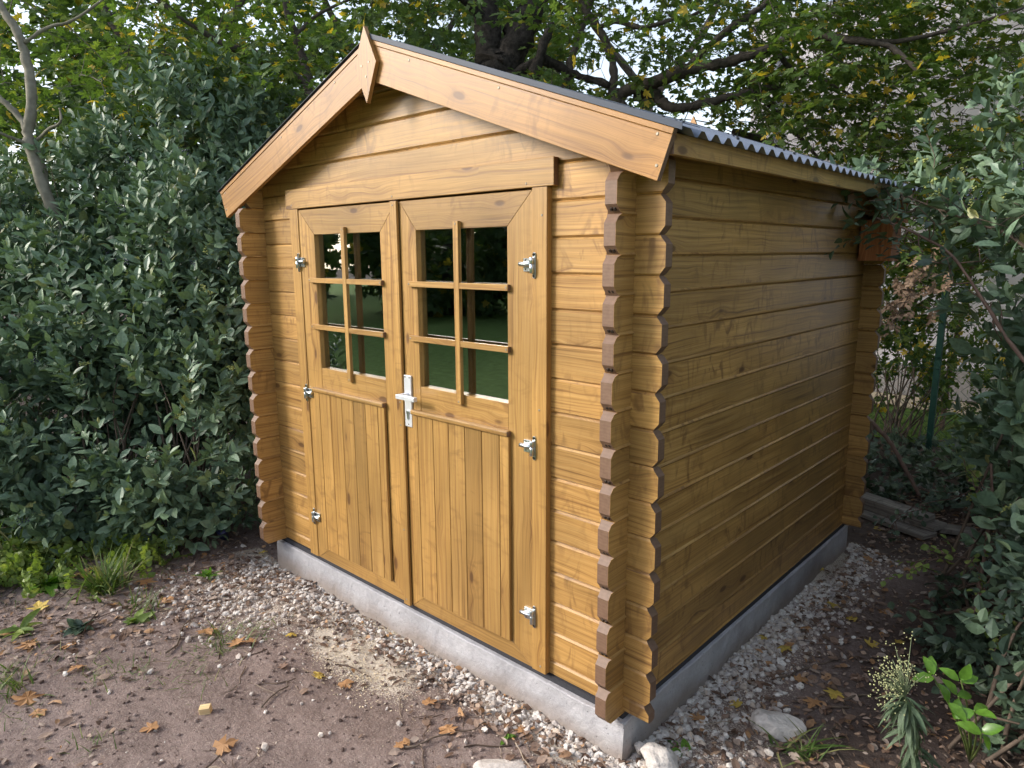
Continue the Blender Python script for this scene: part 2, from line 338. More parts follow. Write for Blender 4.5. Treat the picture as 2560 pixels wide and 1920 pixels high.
# leaf shapes: growth +Y, face +Z, unit length
def oval_leaf(w=.48, fold=.22, curl=.18, tip=1.0):
    ys = [0, .16, .42, .70, .88, 1.0]; ws = [0, .55, 1.0, .78, .38, 0]
    V = []; F = []
    for y, a in zip(ys, ws):
        z = -curl*y*y; h = a*w/2
        V += [(-h, y, z+fold*h), (0, y, z), (h, y, z+fold*h)]
    for i in range(len(ys)-1):
        a, b = 3*i, 3*i+3
        F += [(a, a+1, b+1), (a, b+1, b), (a+1, a+2, b+2), (a+1, b+2, b+1)]
    return np.array(V), np.array(F)
def lobed_leaf(curl=.2, lob=1.0, jitter=.04):
    half = [(.10, -.03), (.27, -.05), (.44, .10), (.30, .20), (.34, .28), (.52, .50), (.50, .58), (.33, .52), (.17, .47), (.22, .66), (.13, .82), (.06, .90)]
    pts = [(0, 0)]+half+[(0, 1.0)]+[(-x, y) for x, y in reversed(half)]
    c = np.array((0, .36)); V = [(*c, 0.)]
    for x, y in pts:
        p = np.array((x, y))+rng.normal(0, jitter, 2)*.5; V.append((*(c+(p-c)), -curl*((p-c)@(p-c))+rng.normal(0, .02)))
    n = len(pts); F = [(0, 1+i, 1+(i+1) % n) for i in range(n)]
    V = np.array(V); V[:, 2] += .18*np.abs(V[:, 0]); return V, np.array(F)
def place(V, F, pos, d, up, s):
    fr = frames(np.array([d], float), np.array([up], float))[0]; return (V@fr)*s+np.array(pos), F
def vib_twig():                                  # leafy shoot, ~.25 long, crossed pairs
    out = []; n = random.choice((4, 5, 6)); Lt = random.uniform(.14, .24)
    for k in range(n):
        y = Lt*(k+.6)/n; a0 = k*math.pi/2+random.uniform(-.5, .5)
        for s_ in (0, math.pi):
            if random.random() < .1: continue
            a = a0+s_; sp = random.uniform(.6, 1.15)*(1-.35*(k/n)); dd = (math.sin(sp)*math.cos(a), math.cos(sp), math.sin(sp)*math.sin(a))
            up = np.array((0, 1., 0))*.9+np.random.default_rng(random.randrange(10**6)).normal(0, .25, 3)
            V, F = oval_leaf(random.uniform(.42, .58), random.uniform(.1, .4), random.uniform(.0, .35))
            out.append(place(V, F, (0.006*math.cos(a), y, .006*math.sin(a)), dd, up, random.uniform(.056, .092)))
    for k in range(3):
        a = random.uniform(0, 6.3); sp = random.uniform(.2, .7)
        V, F = oval_leaf(.45, .3, .1); out.append(place(V, F, (0, Lt, 0), (math.sin(sp)*math.cos(a), math.cos(sp), math.sin(sp)*math.sin(a)), (0, .3, 1), random.uniform(.03, .05)))
    return merge(out)
def maple_spray(leaf=.07, n=12, Lt=.34, flat=.35):
    out = []
    for k in range(n):
        y = Lt*(k//2+.7)/(n/2); s_ = 1 if k % 2 else -1; sp = random.uniform(.5, 1.3)
        dd = np.array((s_*math.sin(sp), math.cos(sp), random.uniform(-.5, .1))); pet = random.uniform(.02, .05)
        V, F = lobed_leaf(random.uniform(.0, .5)); up = np.array((0, 0, 1.))+np.random.default_rng(random.randrange(10**6)).normal(0, flat, 3)
        out.append(place(V, F, np.array((0, y, 0))+dd*pet, dd, up, leaf*random.uniform(.65, 1.25)))
    return merge(out)
VIBT = [vib_twig() for _ in range(12)]
MAPT = [maple_spray(.064, random.choice((10, 12, 14))) for _ in range(12)]
MAPBIG = [maple_spray(.115, 8, .36, .5) for _ in range(6)]
OVALT = []
def oval_spray(leaf=.05, n=10, Lt=.3, w=.5):
    out = []
    for k in range(n):
        y = Lt*(k+.7)/n; s_ = 1 if k % 2 else -1; sp = random.uniform(.6, 1.2); dd = np.array((s_*math.sin(sp), math.cos(sp), random.uniform(-.4, .3)))
        V, F = oval_leaf(w, .25, random.uniform(.1, .5)); up = np.array((0, 0, 1.))+np.random.default_rng(random.randrange(10**6)).normal(0, .35, 3)
        out.append(place(V, F, (0, y, 0), dd, up, leaf*random.uniform(.7, 1.25)))
    return merge(out)
OVALT = [oval_spray(.052, random.choice((8, 10, 12)), .3, .6) for _ in range(8)]
def ico(r=1.):
    p = (1+5**.5)/2; V = np.array([(-1, p, 0), (1, p, 0), (-1, -p, 0), (1, -p, 0), (0, -1, p), (0, 1, p), (0, -1, -p), (0, 1, -p), (p, 0, -1), (p, 0, 1), (-p, 0, -1), (-p, 0, 1)], float)/math.hypot(1, p)
    F = np.array([(0, 11, 5), (0, 5, 1), (0, 1, 7), (0, 7, 10), (0, 10, 11), (1, 5, 9), (5, 11, 4), (11, 10, 2), (10, 7, 6), (7, 1, 8), (3, 9, 4), (3, 4, 2), (3, 2, 6), (3, 6, 8), (3, 8, 9), (4, 9, 5), (2, 4, 11), (6, 2, 10), (8, 6, 7), (9, 8, 1)])
    return V*r, F
ICO = ico()
def cluster(n, spread, r, flat=1.):
    return merge([(ICO[0]*r*random.uniform(.8, 1.2)+np.array((random.gauss(0, spread), random.gauss(0, spread*flat)+spread, random.gauss(0, spread))), ICO[1]) for _ in range(n)])
BERT = [cluster(random.randint(14, 24), .017, .0042) for _ in range(4)]
BUDT = [cluster(random.randint(18, 28), .014, .0042, .35) for _ in range(4)]

# ------------------------------------------------------------------ value noise for the ground
def vnoise(x, y, seed=0):
    def h(i, j): 
        n = (i*374761393+j*668265263+seed*1442695041) & 0x7fffffff
        n = ((n ^ (n >> 13))*1274126177) & 0x7fffffff
        return ((n ^ (n >> 16)) & 0xffff)/65535.
    x = np.asarray(x, float); y = np.asarray(y, float); i = np.floor(x).astype(np.int64); j = np.floor(y).astype(np.int64); u = x-i; v = y-j
    u = u*u*(3-2*u); v = v*v*(3-2*v)
    return (h(i, j)*(1-u)+h(i+1, j)*u)*(1-v)+(h(i, j+1)*(1-u)+h(i+1, j+1)*u)*v
def fbm(x, y, s, o=4, seed=0): return sum(vnoise(np.asarray(x)*s*2**k, np.asarray(y)*s*2**k, seed+k)*.5**k for k in range(o))-.93
W, D = 2.158, 2.188                              # inner left face of the left overhang, front face of the back wall
def gz(x, y):
    x = np.asarray(x, float); y = np.asarray(y, float)
    far = np.clip((np.hypot(x, y)-6)/6, 0, 1)
    fine = fbm(x, y, 1.1, 3, 1)*.030+fbm(x, y, 7, 3, 5)*.014+np.abs(fbm(x, y, 16, 2, 9))*.010
    slab = np.clip(np.minimum(np.minimum(x+2.45, .30-x), np.minimum(y+.25, 2.6-y))/.2, 0, 1)
    return -.143+fine*(1-far)-.02*slab
def in_slab(x, y, m=0.): return (x > -2.235-m) & (x < .022+m) & (y > -.022-m) & (y < 2.26+m)
def ground():
    xs = np.concatenate([[-70, -40, -25, -16, -11, -8, -6.5, -5.5], np.arange(-4.8, 2.2, .022), [2.4, 2.8, 3.5, 5, 8, 13, 22, 40, 70]])
    ys = np.concatenate([[-70, -45, -28, -18, -12, -8, -5.5, -4, -3, -2.5], np.arange(-2.1, 3.6, .022), [3.8, 4.1, 4.5, 5, 5.8, 7, 9, 13, 20, 35, 70]])
    X, Y = np.meshgrid(xs, ys); Z = gz(X, Y); V = np.stack([X, Y, Z], -1).reshape(-1, 3)
    nx, ny = len(xs), len(ys); a = (np.arange(ny-1)[:, None]*nx+np.arange(nx-1)).ravel()
    F = np.stack([a, a+1, a+nx+1, a+nx], -1); o = fastmesh('ground', V, F, SOIL, smooth=True); tag(o, kind='structure')
    x, y = V[:, 0], V[:, 1]; ns = fbm(x, y, 3, 4, 20)
    front = np.clip(1-(-y-.02)/(.22+.25*ns), 0, 1)*((x > -2.5) & (x < .2) & (y < 0))
    side = np.clip(1-(x-.02)/(.30+.25*ns), 0, 1)*((x > 0) & (y > -.2) & (y < 2.2))*.8
    c1 = gnd(640, 1480); patch = np.clip(1.15-np.hypot((x-c1[0])/.55, (y-c1[1])/.38), 0, 1)*.75
    c2 = gnd(1080, 1600); c3 = gnd(930, 1640); c4 = gnd(900, 1540); saw = np.clip(1.6-np.minimum(np.minimum(np.hypot((x-c2[0]+.3*(y-c2[1]))/.40, (y-c2[1])/.20), np.hypot((x-c3[0])/.32, (y-c3[1])/.13)), np.hypot((x-c4[0])/.3, (y-c4[1])/.10)), 0, 1)*1.2
    dust = np.clip(np.maximum(np.maximum(front, side), np.maximum(patch, saw))*(.75+.9*ns), 0, 1)
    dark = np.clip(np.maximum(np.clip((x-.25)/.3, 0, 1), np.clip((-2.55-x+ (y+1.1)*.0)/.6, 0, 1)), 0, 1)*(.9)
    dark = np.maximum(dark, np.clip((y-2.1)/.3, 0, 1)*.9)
    colr = np.stack([dust, dark, 0*x, 1+0*x], -1).astype(np.float32)
    at_ = o.data.attributes.new('dust', 'FLOAT_COLOR', 'POINT'); at_.data.foreach_set('color', colr.ravel())
    return o
ground()
def lawn(name, x0, x1, y0, y1, col):
    nx, ny = 60, 30; X, Y = np.meshgrid(np.linspace(x0, x1, nx), np.linspace(y0, y1, ny))
    e = np.minimum(np.minimum(X-x0, x1-X), np.minimum(Y-y0, y1-Y)); Z = -.118+.012*fbm(X, Y, 1.5)-.02*(e < .01)
    V = np.stack([X, Y, Z], -1).reshape(-1, 3); a = (np.arange(ny-1)[:, None]*nx+np.arange(nx-1)).ravel()
    m, t, b, N, L = nodes(name+'_turf'); tc = N('TexCoord').outputs['Object']; ns = N('TexNoise', i_Scale=9., i_Detail=8., i_Roughness=.75); L(tc, ns.inputs[0])
    r = ramp(N, [(.3, tuple(c*.45 for c in col)), (.7, tuple(c*1.3 for c in col))]); L(ns.outputs[0], r.inputs[0]); L(r.outputs[0], b.inputs['Base Color']); b.inputs['Roughness'].default_value = .9
    b.inputs['Specular IOR Level'].default_value = .1; bump(N, L, b, ns.outputs[0], 1., .05)
    return tag(fastmesh(name, V, np.stack([a, a+1, a+nx+1, a+nx], -1), m, smooth=True), kind='structure')
lawn('lawn', -34, 20, -34, -2.35, (.22, .34, .10))
lawn('lawn', -6, 7, 4.9, 6.35, (.14, .23, .05))
def path_strip():
    mb = MB(); mb.box((-9, 6.36, -.3), (9, 6.98, -.115)); o = mb.build('path', simple('pale_gravel_path', (.52, .43, .30), .9, var=.35, scale=40, bmp=.5)); tag(o, kind='structure')
path_strip()

# ------------------------------------------------------------------ the shed
H = .115; ZC = .032; g = .0064
shed = empty('garden_shed', (-1.1, 0, 0), 'honey stained wooden log garden shed with double glazed doors and dark metal roof', 'shed')
def log(mb, ax, a0, a1, d0, d1, z0, z1, c0=.021, c1=.021, lim=None, zv=None):
    """ax 0: along x with faces at y = d0, d1; ax 1: along y with faces at x = d0, d1."""
    zc = zv if zv is not None else (z0+z1)/2; hf = H/2
    z1 -= .0008; lv = [z0, z0+g]+[z for z in (zc-ZC, zc+ZC) if z0+.008 < z < z1-.008]+[z1-g, z1]
    V = []; nl = len(lv)
    def endo(z, c): return c*max(0., abs(z-zc)-ZC)/(hf-ZC)
    for side in (0, 1):
        for i, z in enumerate(lv):
            ins = g if i in (0, nl-1) else 0
            d = d0+ins if side == 0 else d1-ins
            e0, e1 = a0+endo(z, c0), a1-endo(z, c1)
            if lim: e0, e1 = max(e0, lim(z)[0]), min(e1, lim(z)[1])
            for e in (e0, e1): V.append((e, d, z) if ax == 0 else (d, e, z))
    ix = lambda s_, i, e: (s_*nl+i)*2+e
    F = []
    for s_ in (0, 1):
        for i in range(nl-1):
            q = (ix(s_, i, 0), ix(s_, i, 1), ix(s_, i+1, 1), ix(s_, i+1, 0)); F.append(q if (s_ == 0) == (ax == 0) else q[::-1])
    for i in range(nl-1):
        for e in (0, 1):
            q = (ix(0, i, e), ix(0, i+1, e), ix(1, i+1, e), ix(1, i, e)); F.append(q)
    F += [(ix(0, 0, 0), ix(1, 0, 0), ix(1, 0, 1), ix(0, 0, 1)), (ix(0, nl-1, 0), ix(0, nl-1, 1), ix(1, nl-1, 1), ix(1, nl-1, 0))]
    mb.poly(V, F, (1, 0, 0) if ax == 0 else (0, 1, 0), (0, 1, 0) if ax == 0 else (1, 0, 0), 0, 1, endlim=.5)
HH = .055; XL = -2.2; XLI = XL+.042; T = .038
def roofline(z, drop=.045):
    r_ = (2.279-drop-z)/.364; return (-1.1-r_, -1.1+r_)
mb = MB()
for i in range(-1, 19):                          # front wall: half log first, split by the door opening
    z0 = 0. if i < 0 else HH+i*H; z1 = HH if i < 0 else HH+(i+1)*H; zv = HH-H/2 if i < 0 else None
    if z1 > 2.25: z1 = 2.235
    if z0 >= 1.72:
        log(mb, 0, XL-.10, .098, 0, T, z0, z1, lim=roofline)
    else:
        ex = .003*math.sin(i*2.3)
        log(mb, 0, XL-.10, -1.87, 0, T, z0, z1, c1=0, zv=zv); log(mb, 0, -.32, .10+ex, 0, T, z0, z1, c0=0, zv=zv)
# (last full log top edge closes under the roof)
mb.build('front_wall', [WOOD, ENDG], shed, .0012)
mb = MB()
for i in range(0, 16):
    ov = .099 if i < 15 else .086
    log(mb, 1, -ov-.003*math.sin(i*1.7), D+T+.099, 0, -T-.002, i*H, (i+1)*H)
mb.build('side_wall', [WOOD, ENDG], shed, .0012)
def slot_mesh():                                 # near-black block painting the shade of a tongue slot in a log's under chamfer
    b = MB(); w2 = .0034
    V = [(-w2, .0004, 0), (w2, .0004, 0), (w2, -.0062, .0077), (-w2, -.0062, .0077)]; V = V+[(x, y+.004, z+.004) for x, y, z in V]
    b.poly(V, [(0, 1, 2, 3), (7, 6, 5, 4), (0, 4, 5, 1), (1, 5, 6, 2), (2, 6, 7, 3), (3, 7, 4, 0)]); return b
slot = None
for i in range(1, 15):
    for k in (0, 1):
        if slot is None: slot = slot_mesh().build('slot_shade', NEARBLACK, shed); o = slot
        else: o = slot.copy(); COL.objects.link(o)
        o.location = (-.0125-.0125*k+0*1.1, -.0868, i*H+.0058)
mb = MB()
for i in range(0, 16):
    log(mb, 1, -(.126 if i < 15 else .086), D+T+.099, XLI, XL, i*H, (i+1)*H)
mb.build('side_wall', [WOOD, ENDG], shed, .0012)
mb = MB()
for i in range(-1, 19):
    z0 = 0. if i < 0 else HH+i*H; z1 = HH if i < 0 else HH+(i+1)*H
    if z1 > 2.25: z1 = 2.235
    log(mb, 0, XL-.10, .100, D, D+T, z0, z1, zv=HH-H/2 if i < 0 else None, lim=roofline)
mb.build('back_wall', [WOOD, ENDG], shed, .0012)
mb = MB(); mb.box((XL+.05, .045, -.02), (-.045, D-.005, .012)); mb.build('floor', simple('dark_floor_board', (.11, .07, .04), .8), shed)
# bitumen felt under the logs
mb = MB()
mb.box((XL-.006, -.006, -.0225), (.006, D+T+.006, -.0005)); mb.build('damp_proof_felt', FELT, shed)

# door frame posts, lintel
Z = (0, 0, 1); X = (1, 0, 0)
def screws(mb, pts, y, mat): 
    for x, z in pts: mb.disc((x, y-.0012, z), (0, 1, 0), .0042, .003, 10, mat)
mb = MB(); mb.box((-1.875, -.024, .006), (-1.803, .03, 1.7085), Z, X, 0, 1); mb.build('door_post', [WOODB, ENDG], shed, .0018)
mb = MB(); mb.box((-.378, -.024, .006), (-.314, .03, 1.7085), Z, X, 0, 1); screws(mb, [(-.335, 1.62), (-.338, .03), (-.345, .98)], -.0245, 2); mb.build('door_post', [WOODB, ENDG, SCREW], shed, .0018)
mb = MB(); mb.box((-1.899, -.0255, 1.7095), (-.286, -.0006, 1.7965), X, (0, 1, 0), 0, 1); screws(mb, [(-1.85, 1.726), (-.40, 1.722), (-1.10, 1.722)], -.026, 2); mb.build('lintel', [WOODB, ENDG, SCREW], shed, .0015)

YD = -.020
def door(xa, xb, px0, px1, bx0, bx1, seams, hinge_x, hs, latch):
    dr = MB(); z0, z1 = .007, 1.702; pz0, pz1 = .982, 1.590; e = .0006
    y0, y1 = YD, YD+.044
    # four mitred frame members around the glazed upper part and the lower panel
    bz = .083
    dr.prism_y([(xa, z0), (px0-e, bz), (px0-e, pz1), (xa, z1)], y0, y1, Z, 0, None)
    dr.prism_y([(xb, z0), (xb, z1), (px1+e, pz1), (px1+e, bz)], y0, y1, Z, 0, None)
    dr.prism_y([(xa+e*2, z1), (px0, pz1+e), (px1, pz1+e), (xb-e*2, z1)], y0+.0004, y1, X, 0, None)
    dr.prism_y([(xa+e*2, z0), (xb-e*2, z0), (px1, bz-e), (px0, bz-e)], y0+.0004, y1, X, 0, None)
    dr.prism_y([(px0+e, .80), (px1-e, .80), (px1-e, pz0), (px0+e, pz0)], y0+.0008, y1, X, 0, None)
    o = dr.build('door', [WOODB, ENDG, SCREW], shed, .0010)
    # boarded lower panel, boards proud of the frame
    pn = MB(); xs = [bx0]+seams+[bx1]
    for a, b in zip(xs[:-1], xs[1:]): pn.box((a+.0012, YD-.0135, .078), (b-.0012, YD-.0003, .866), Z, X, 0, 1)
    pn.build('boarded_panel', [WOODB, ENDG], o, .0014)
    dm = MB(); dm.prism_y([(bx0-.002, .866), (bx1+.002, .866), (bx1+.002, .887), (bx0-.002, .887)], YD-.024, YD-.0006, X, 0, 1); dm.build('drip_moulding', [WOODB, ENDG], o, .006, 3)
    gp = MB(); gp.box((px0-.004, YD+.024, pz0-.004), (px1+.004, YD+.028, pz1+.004)); gp.build('window_pane', GLASS, o)
    cx = (px0+px1)/2
    m1 = MB(); m1.box((cx-.0135, YD-.0165, .946), (cx+.0135, YD-.0005, 1.616), Z, X, 0, 1); screws(m1, [(cx, 1.606), (cx, .957)], YD-.017, 2); m1.build('glazing_bar', [WOODB, ENDG, SCREW], o, .0012)
    for zz in (1.376, 1.164):
        for sa, sb in ((px0-.042, cx-.0139), (cx+.0139, px1+.015)):
            m2 = MB(); m2.box((sa, YD-.0158, zz), (sb, YD-.0005, zz+.0215), X, (0, 1, 0), 0, 1)
            screws(m2, [(sa+.008 if sa < cx-.1 else sb-.008, zz+.011)], YD-.0163, 2); m2.build('glazing_bar', [WOODB, ENDG, SCREW], o, .0012)
    for hz in hs:                                # lift-off hinge: leaf and barrel on the post, knuckle and plate on the door
        s_ = 1 if hinge_x > -1 else -1; hm = MB(); X0 = hinge_x
        hm.box((X0-.0065, -.0285, hz-.039), (X0+.0065, -.0245, hz+.039))
        hm.disc((X0, -.0285, hz+.036), (0, 1, 0), .0066, .004, 14); hm.disc((X0, -.0285, hz-.036), (0, 1, 0), .0066, .004, 14)
        hm.tube([(X0-.004*s_, -.035, hz-.026), (X0-.004*s_, -.035, hz+.004)], .0075, 14); hm.tube([(X0-.004*s_, -.035, hz+.005), (X0-.004*s_, -.035, hz+.026)], .0075, 14)
        hm.box((min(X0-.006*s_, X0-.048*s_), -.0265, hz-.020), (max(X0-.006*s_, X0-.048*s_), YD-.0003, hz+.023))
        hm.tube([(X0-.010*s_, -.0345, hz+.004), (X0-.058*s_, -.0345, hz+.004)], .0078, 14)
        for sx, sz in ((.018, .017), (.038, .017), (.018, -.013), (.038, -.013)): hm.disc((X0-sx*s_, -.0275, hz+sz), (0, 1, 0), .0032, .002, 8, 1)
        hm.build('hinge', [ZINC, NEARBLACK], o, .0008)
    return o
dl = door(-1.8015, -1.0855, -1.681, -1.194, -1.739, -1.194, [-1.694, -1.603, -1.512, -1.422, -1.333, -1.242], -1.815, (1.466, .848, .219), False)
drr = door(-1.0635, -.3795, -.968, -.492, -1.010, -.478, [-.978, -.885, -.795, -.705, -.615, -.525], -.3655, (1.462, .844, .216), True)
mb = MB(); mb.box((-1.108, YD-.0135, .005), (-1.0665, YD-.0005, 1.7045), Z, X, 0, 1); screws(mb, [(-1.09, 1.688), (-1.085, .905), (-1.086, .808), (-1.09, .35), (-1.09, .03)], YD-.014, 2); mb.build('cover_strip', [WOODB, ENDG, SCREW], dl, .002)
mb = MB(); mb.box((-1.0855, YD+.012, .008), (-1.0640, YD+.04, 1.70), Z, X); mb.build('rebate', WOODB, dl)
# handle: long backplate, lever on a neck, profile cylinder
hb = MB(); hb.box((-1.0615, YD-.0085, .808), (-1.0185, YD-.0004, 1.021))
hb.tube([(-1.041, YD-.006, .942), (-1.041, YD-.052, .942)], [.0095, .0085], 14)
hb.box((-1.049, YD-.064, .933), (-.935, YD-.046, .950))
hb.tube([(-1.040, YD-.0135, .869), (-1.040, YD-.006, .869)], .0085, 14, 1); hb.box((-1.0445, YD-.0135, .840), (-1.0355, YD-.006, .866), mat=1)
for p in ((-1.054, 1.013), (-1.027, 1.013), (-1.040, .818)): hb.disc((p[0], YD-.0095, p[1]), (0, 1, 0), .0033, .003, 8, 2)
hb.build('door_handle', [ALU, ZINC, NEARBLACK], drr, .003, 2)

# roof: bargeboards with a top strip, finials, deck, fascia, corrugated sheet, flashing, screws
ca, sa_ = math.cos(R(20)), math.sin(R(20))
def zs(x): return 2.279-.364*abs(x+1.1)
def mir(pts, m): return [(-2.2-x, z) for x, z in pts][::-1] if m else pts
def bargeboard(y0, m, front=True):
    AX = (ca, 0, -sa_) if not m else (ca, 0, sa_)
    st = .0155; b = MB(); ex, ez = .179, 1.8136
    low = lambda d: (ex-sa_*d, ez-ca*d)
    l1, l2, l3 = low(st), low(st+.0012), low(.136)
    b.prism_y(mir([(-1.1, zs(-1.1)-.1445), l3, l2, (-1.1, zs(-1.1)-(st+.0012)/ca)], m), y0, y0+.018, AX, 0, 1)
    b.prism_y(mir([(-1.1, zs(-1.1)-st/ca), l1, (ex, ez), (-1.1, zs(-1.1))], m), y0-.0018 if front else y0, y0+.018 if front else y0+.0198, AX, 0, 1)
    if front:
        f = -1 if m else 1
        for dx, dd in ((.05, .025), (.05, .10), (.62, .03), (1.05, .03)):
            x = ex-dx; zz = zs(x)-dd/ca; b.disc((-2.2-x if m else x, y0-.0016, zz), (0, 1, 0), .0048, .003, 10, 2)
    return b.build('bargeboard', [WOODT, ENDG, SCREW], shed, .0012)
for m in (0, 1): bargeboard(-.107, m); bargeboard(D+.125, m, False)
YB = D+.143
for y0, top in ((-.1260, 2.319), (YB+.002, 2.334)):
    b = MB(); b.prism_y([(-1.1, top-.266), (-1.035, top-.132), (-1.1, top), (-1.165, top-.132)], y0, y0+.0165, Z, 0, None)
    if y0 < 0:
        for p in ((-1.122, 2.185), (-1.078, 2.192), (-1.098, 2.145)): b.disc((p[0], y0-.0012, p[1]), (0, 1, 0), .0045, .003, 10, 1)
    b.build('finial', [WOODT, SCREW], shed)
def slab_roof(mb, m, x0, x1, top, bot, y0, y1, mat=0):
    pts = [(x0, zs(x0)+bot), (x1, zs(x1)+bot), (x1, zs(x1)+top), (x0, zs(x0)+top)]
    mb.prism_y(mir(pts, m), y0, y1, (0, 1, 0), mat)
b = MB()
for m in (0, 1): slab_roof(b, m, -1.1, .150, -.012, -.034, -.088, D+.124)
b.build('roof_deck', WOODB, shed)
for m in (0, 1):
    b = MB(); x0, x1 = (.1505, .168); 
    if m: x0, x1 = -2.2-x1, -2.2-x0
    b.box((x0, -.088, 1.752), (x1, D+.124, 1.806), (0, 1, 0), X, 0, 1); b.build('fascia', [WOOD, ENDG], shed, .001)
SCR = None; SCRM = simple('dark_painted_screw', (.05, .055, .065), .35, .6)
def sheet(m):
    pitch = .0755; prof = []; y = -.086
    k = 0
    while y < D+.15:
        for dy, z in ((0, 1), (.017, 1), (.040, 0), (.0535, 0)):
            prof.append((y+dy, (-.009+.019*z)))
        y += pitch
    prof = [p for p in prof if p[0] < D+.150]; xs = np.linspace(-1.098, .204, 8); V = []; F = []
    for x in xs:
        for py, pz in prof: V.append((-2.2-x if m else x, py, zs(x)+pz))
    n = len(prof)
    for i in range(len(xs)-1):
        for j in range(n-1):
            q = (i*n+j, i*n+n+j, i*n+n+j+1, i*n+j+1); F.append(q[::-1] if m else q)
    b = MB(); b.poly(V, F, (1, 0, 0), (0, 1, 0))
    o = b.build('roof_sheet', ROOFM, shed); so_ = o.modifiers.new('gauge', 'SOLIDIFY'); so_.thickness = .0008; so_.offset = 0
    return o
for m in (0, 1):
    o = sheet(m)
    for ya, yb_, yc, yd in ((-.1125, -.1105, -.1104, -.02), (D+.1485, D+.1505, D+.06, D+.1484)):   # raised edge trim along the rake
        b = MB(); tp = (.0125 if m else .019) if ya < 0 else .0125; slab_roof(b, m, -1.098, .203, tp-.0006, (.010 if m else .0015) if ya < 0 else .001, ya, yb_); slab_roof(b, m, -1.098, .203, tp, tp-.0016, yc, yd)
        b.build('rake_flashing', FLASH, o)
    for x in (.12, -.1, -.33, -.58, -.86):
        for y in (-.07, .38, .84, 1.29, 1.75, 2.2):
            xx = -2.2-x if m else x; s_ = 1 if not m else -1; nrm = Vector((s_*sa_, 0, ca))
            if SCR is None:
                b = MB(); b.disc((0, 0, 0), (0, 0, 1), .0085, .002, 10); b.disc((0, 0, .002), (0, 0, 1), .005, .006, 6); SCR = b.build('roof_screw', SCRM, o); q = SCR
            else: q = SCR.copy(); COL.objects.link(q); q.parent = o
            q.location = (xx, y, zs(x)+.0125 if y in (-.07, 2.2) else zs(x)+.0095); q.rotation_euler = nrm.to_track_quat('Z', 'Y').to_euler()
b = MB()
cap = [(-1.1-.115, zs(-1.215)+.012), (-1.1-.02, zs(-1.12)+.013), (-1.1, 2.292), (-1.1+.02, zs(-1.08)+.013), (-1.1+.115, zs(-.985)+.012)]
b.prism_y(cap+[(x, z+.0012) for x, z in cap[::-1]], -.1095, D+.148, (0, 1, 0)); b.build('ridge_cap', ROOFM, shed)

# concrete base
def foundation():
    nz = 8; ring = []; per = []
    def edge(a, b, n): return [np.array(a)+(np.array(b)-np.array(a))*i/n for i in range(n)]
    x0, x1, y0, y1 = -2.222, .020, -.024, 2.250
    per = edge((x0, y0), (x1, y0), 110)+edge((x1, y0), (x1, y1), 110)+edge((x1, y1), (x0, y1), 30)+edge((x0, y1), (x0, y0), 60); P = np.array(per); n = len(P)
    zl = np.concatenate([[-.45], np.linspace(-.19, -.0265, nz-2), [-.0228]]); V = []
    cx_ = np.array((-1.1, 1.1)); out = P-cx_; out /= np.abs(out).max(1, keepdims=True)
    nr = np.zeros_like(P); nr[:110] = (0, -1); nr[110:220] = (1, 0); nr[220:250] = (0, 1); nr[250:] = (-1, 0)
    arc = np.arange(n)*.021
    for zi, z in enumerate(zl):
        o_ = fbm(arc, np.full(n, z), 9, 4, 3)*.006+fbm(arc, np.full(n, z), 30, 2, 8)*.003-(.0035 if zi == len(zl)-1 else 0)
        V += [(*(P[i]+nr[i]*o_[i]), z+(.0016*fbm(arc[i:i+1], arc[i:i+1]*0, 12, 3, 4)[0] if zi >= len(zl)-2 else 0)) for i in range(n)]
    F = [(r_*n+i, r_*n+(i+1) % n, (r_+1)*n+(i+1) % n, (r_+1)*n+i) for r_ in range(len(zl)-1) for i in range(n)]+[tuple(range((len(zl)-1)*n, len(zl)*n))]
    mb = MB(); mb.poly(V, F, smooth=False); return tag(mb.build('concrete_base', CONC), 'pale rough concrete slab carrying the wooden shed', 'foundation')
foundation()
#PART2

# ------------------------------------------------------------------ neighbour building, fence
def building():
    b0 = empty('building', (2, 9.5, -.14), 'pale rendered neighbouring building behind the chain link fence and trees', 'building')
    m, t, b, N, L = nodes('pale_lilac_render'); tc = N('TexCoord').outputs['Object']
    ns = N('TexNoise', i_Scale=6., i_Detail=6.); L(tc, ns.inputs[0]); r = ramp(N, [(.3, (.66, .62, .655)), (.7, (.80, .76, .79))]); L(ns.outputs[0], r.inputs[0]); L(r.outputs[0], b.inputs['Base Color']); b.inputs['Roughness'].default_value = .9
    wv = N('TexWave', bands_direction='Z', i_Scale=2.2, i_Distortion=.4); L(tc, wv.inputs[0]); bump(N, L, b, wv.outputs[1], .35, .02)
    mb = MB(); mb.box((-2.95, 7.2, -.3), (9.5, 13, 4.25)); mb.build('wall', m, b0, .02)
    mb = MB(); mb.box((-3.02, 7.12, 4.253), (9.57, 13.07, 4.36)); mb.build('roof', simple('zinc_coping', (.30, .31, .33), .5, .4), b0, .02)
    mb = MB(); mb.box((-2.95, 7.15, -.3), (9.5, 7.1975, .22)); mb.build('base_course', simple('grey_base_course', (.33, .31, .30), .9), b0, .01)
    mb = MB(); mb.tube([(-2.6, 7.13, -.1), (-2.6, 7.13, 4.2)], .045, 10); mb.build('downpipe', simple('zinc_downpipe', (.36, .37, .39), .4, .6), b0)
building()
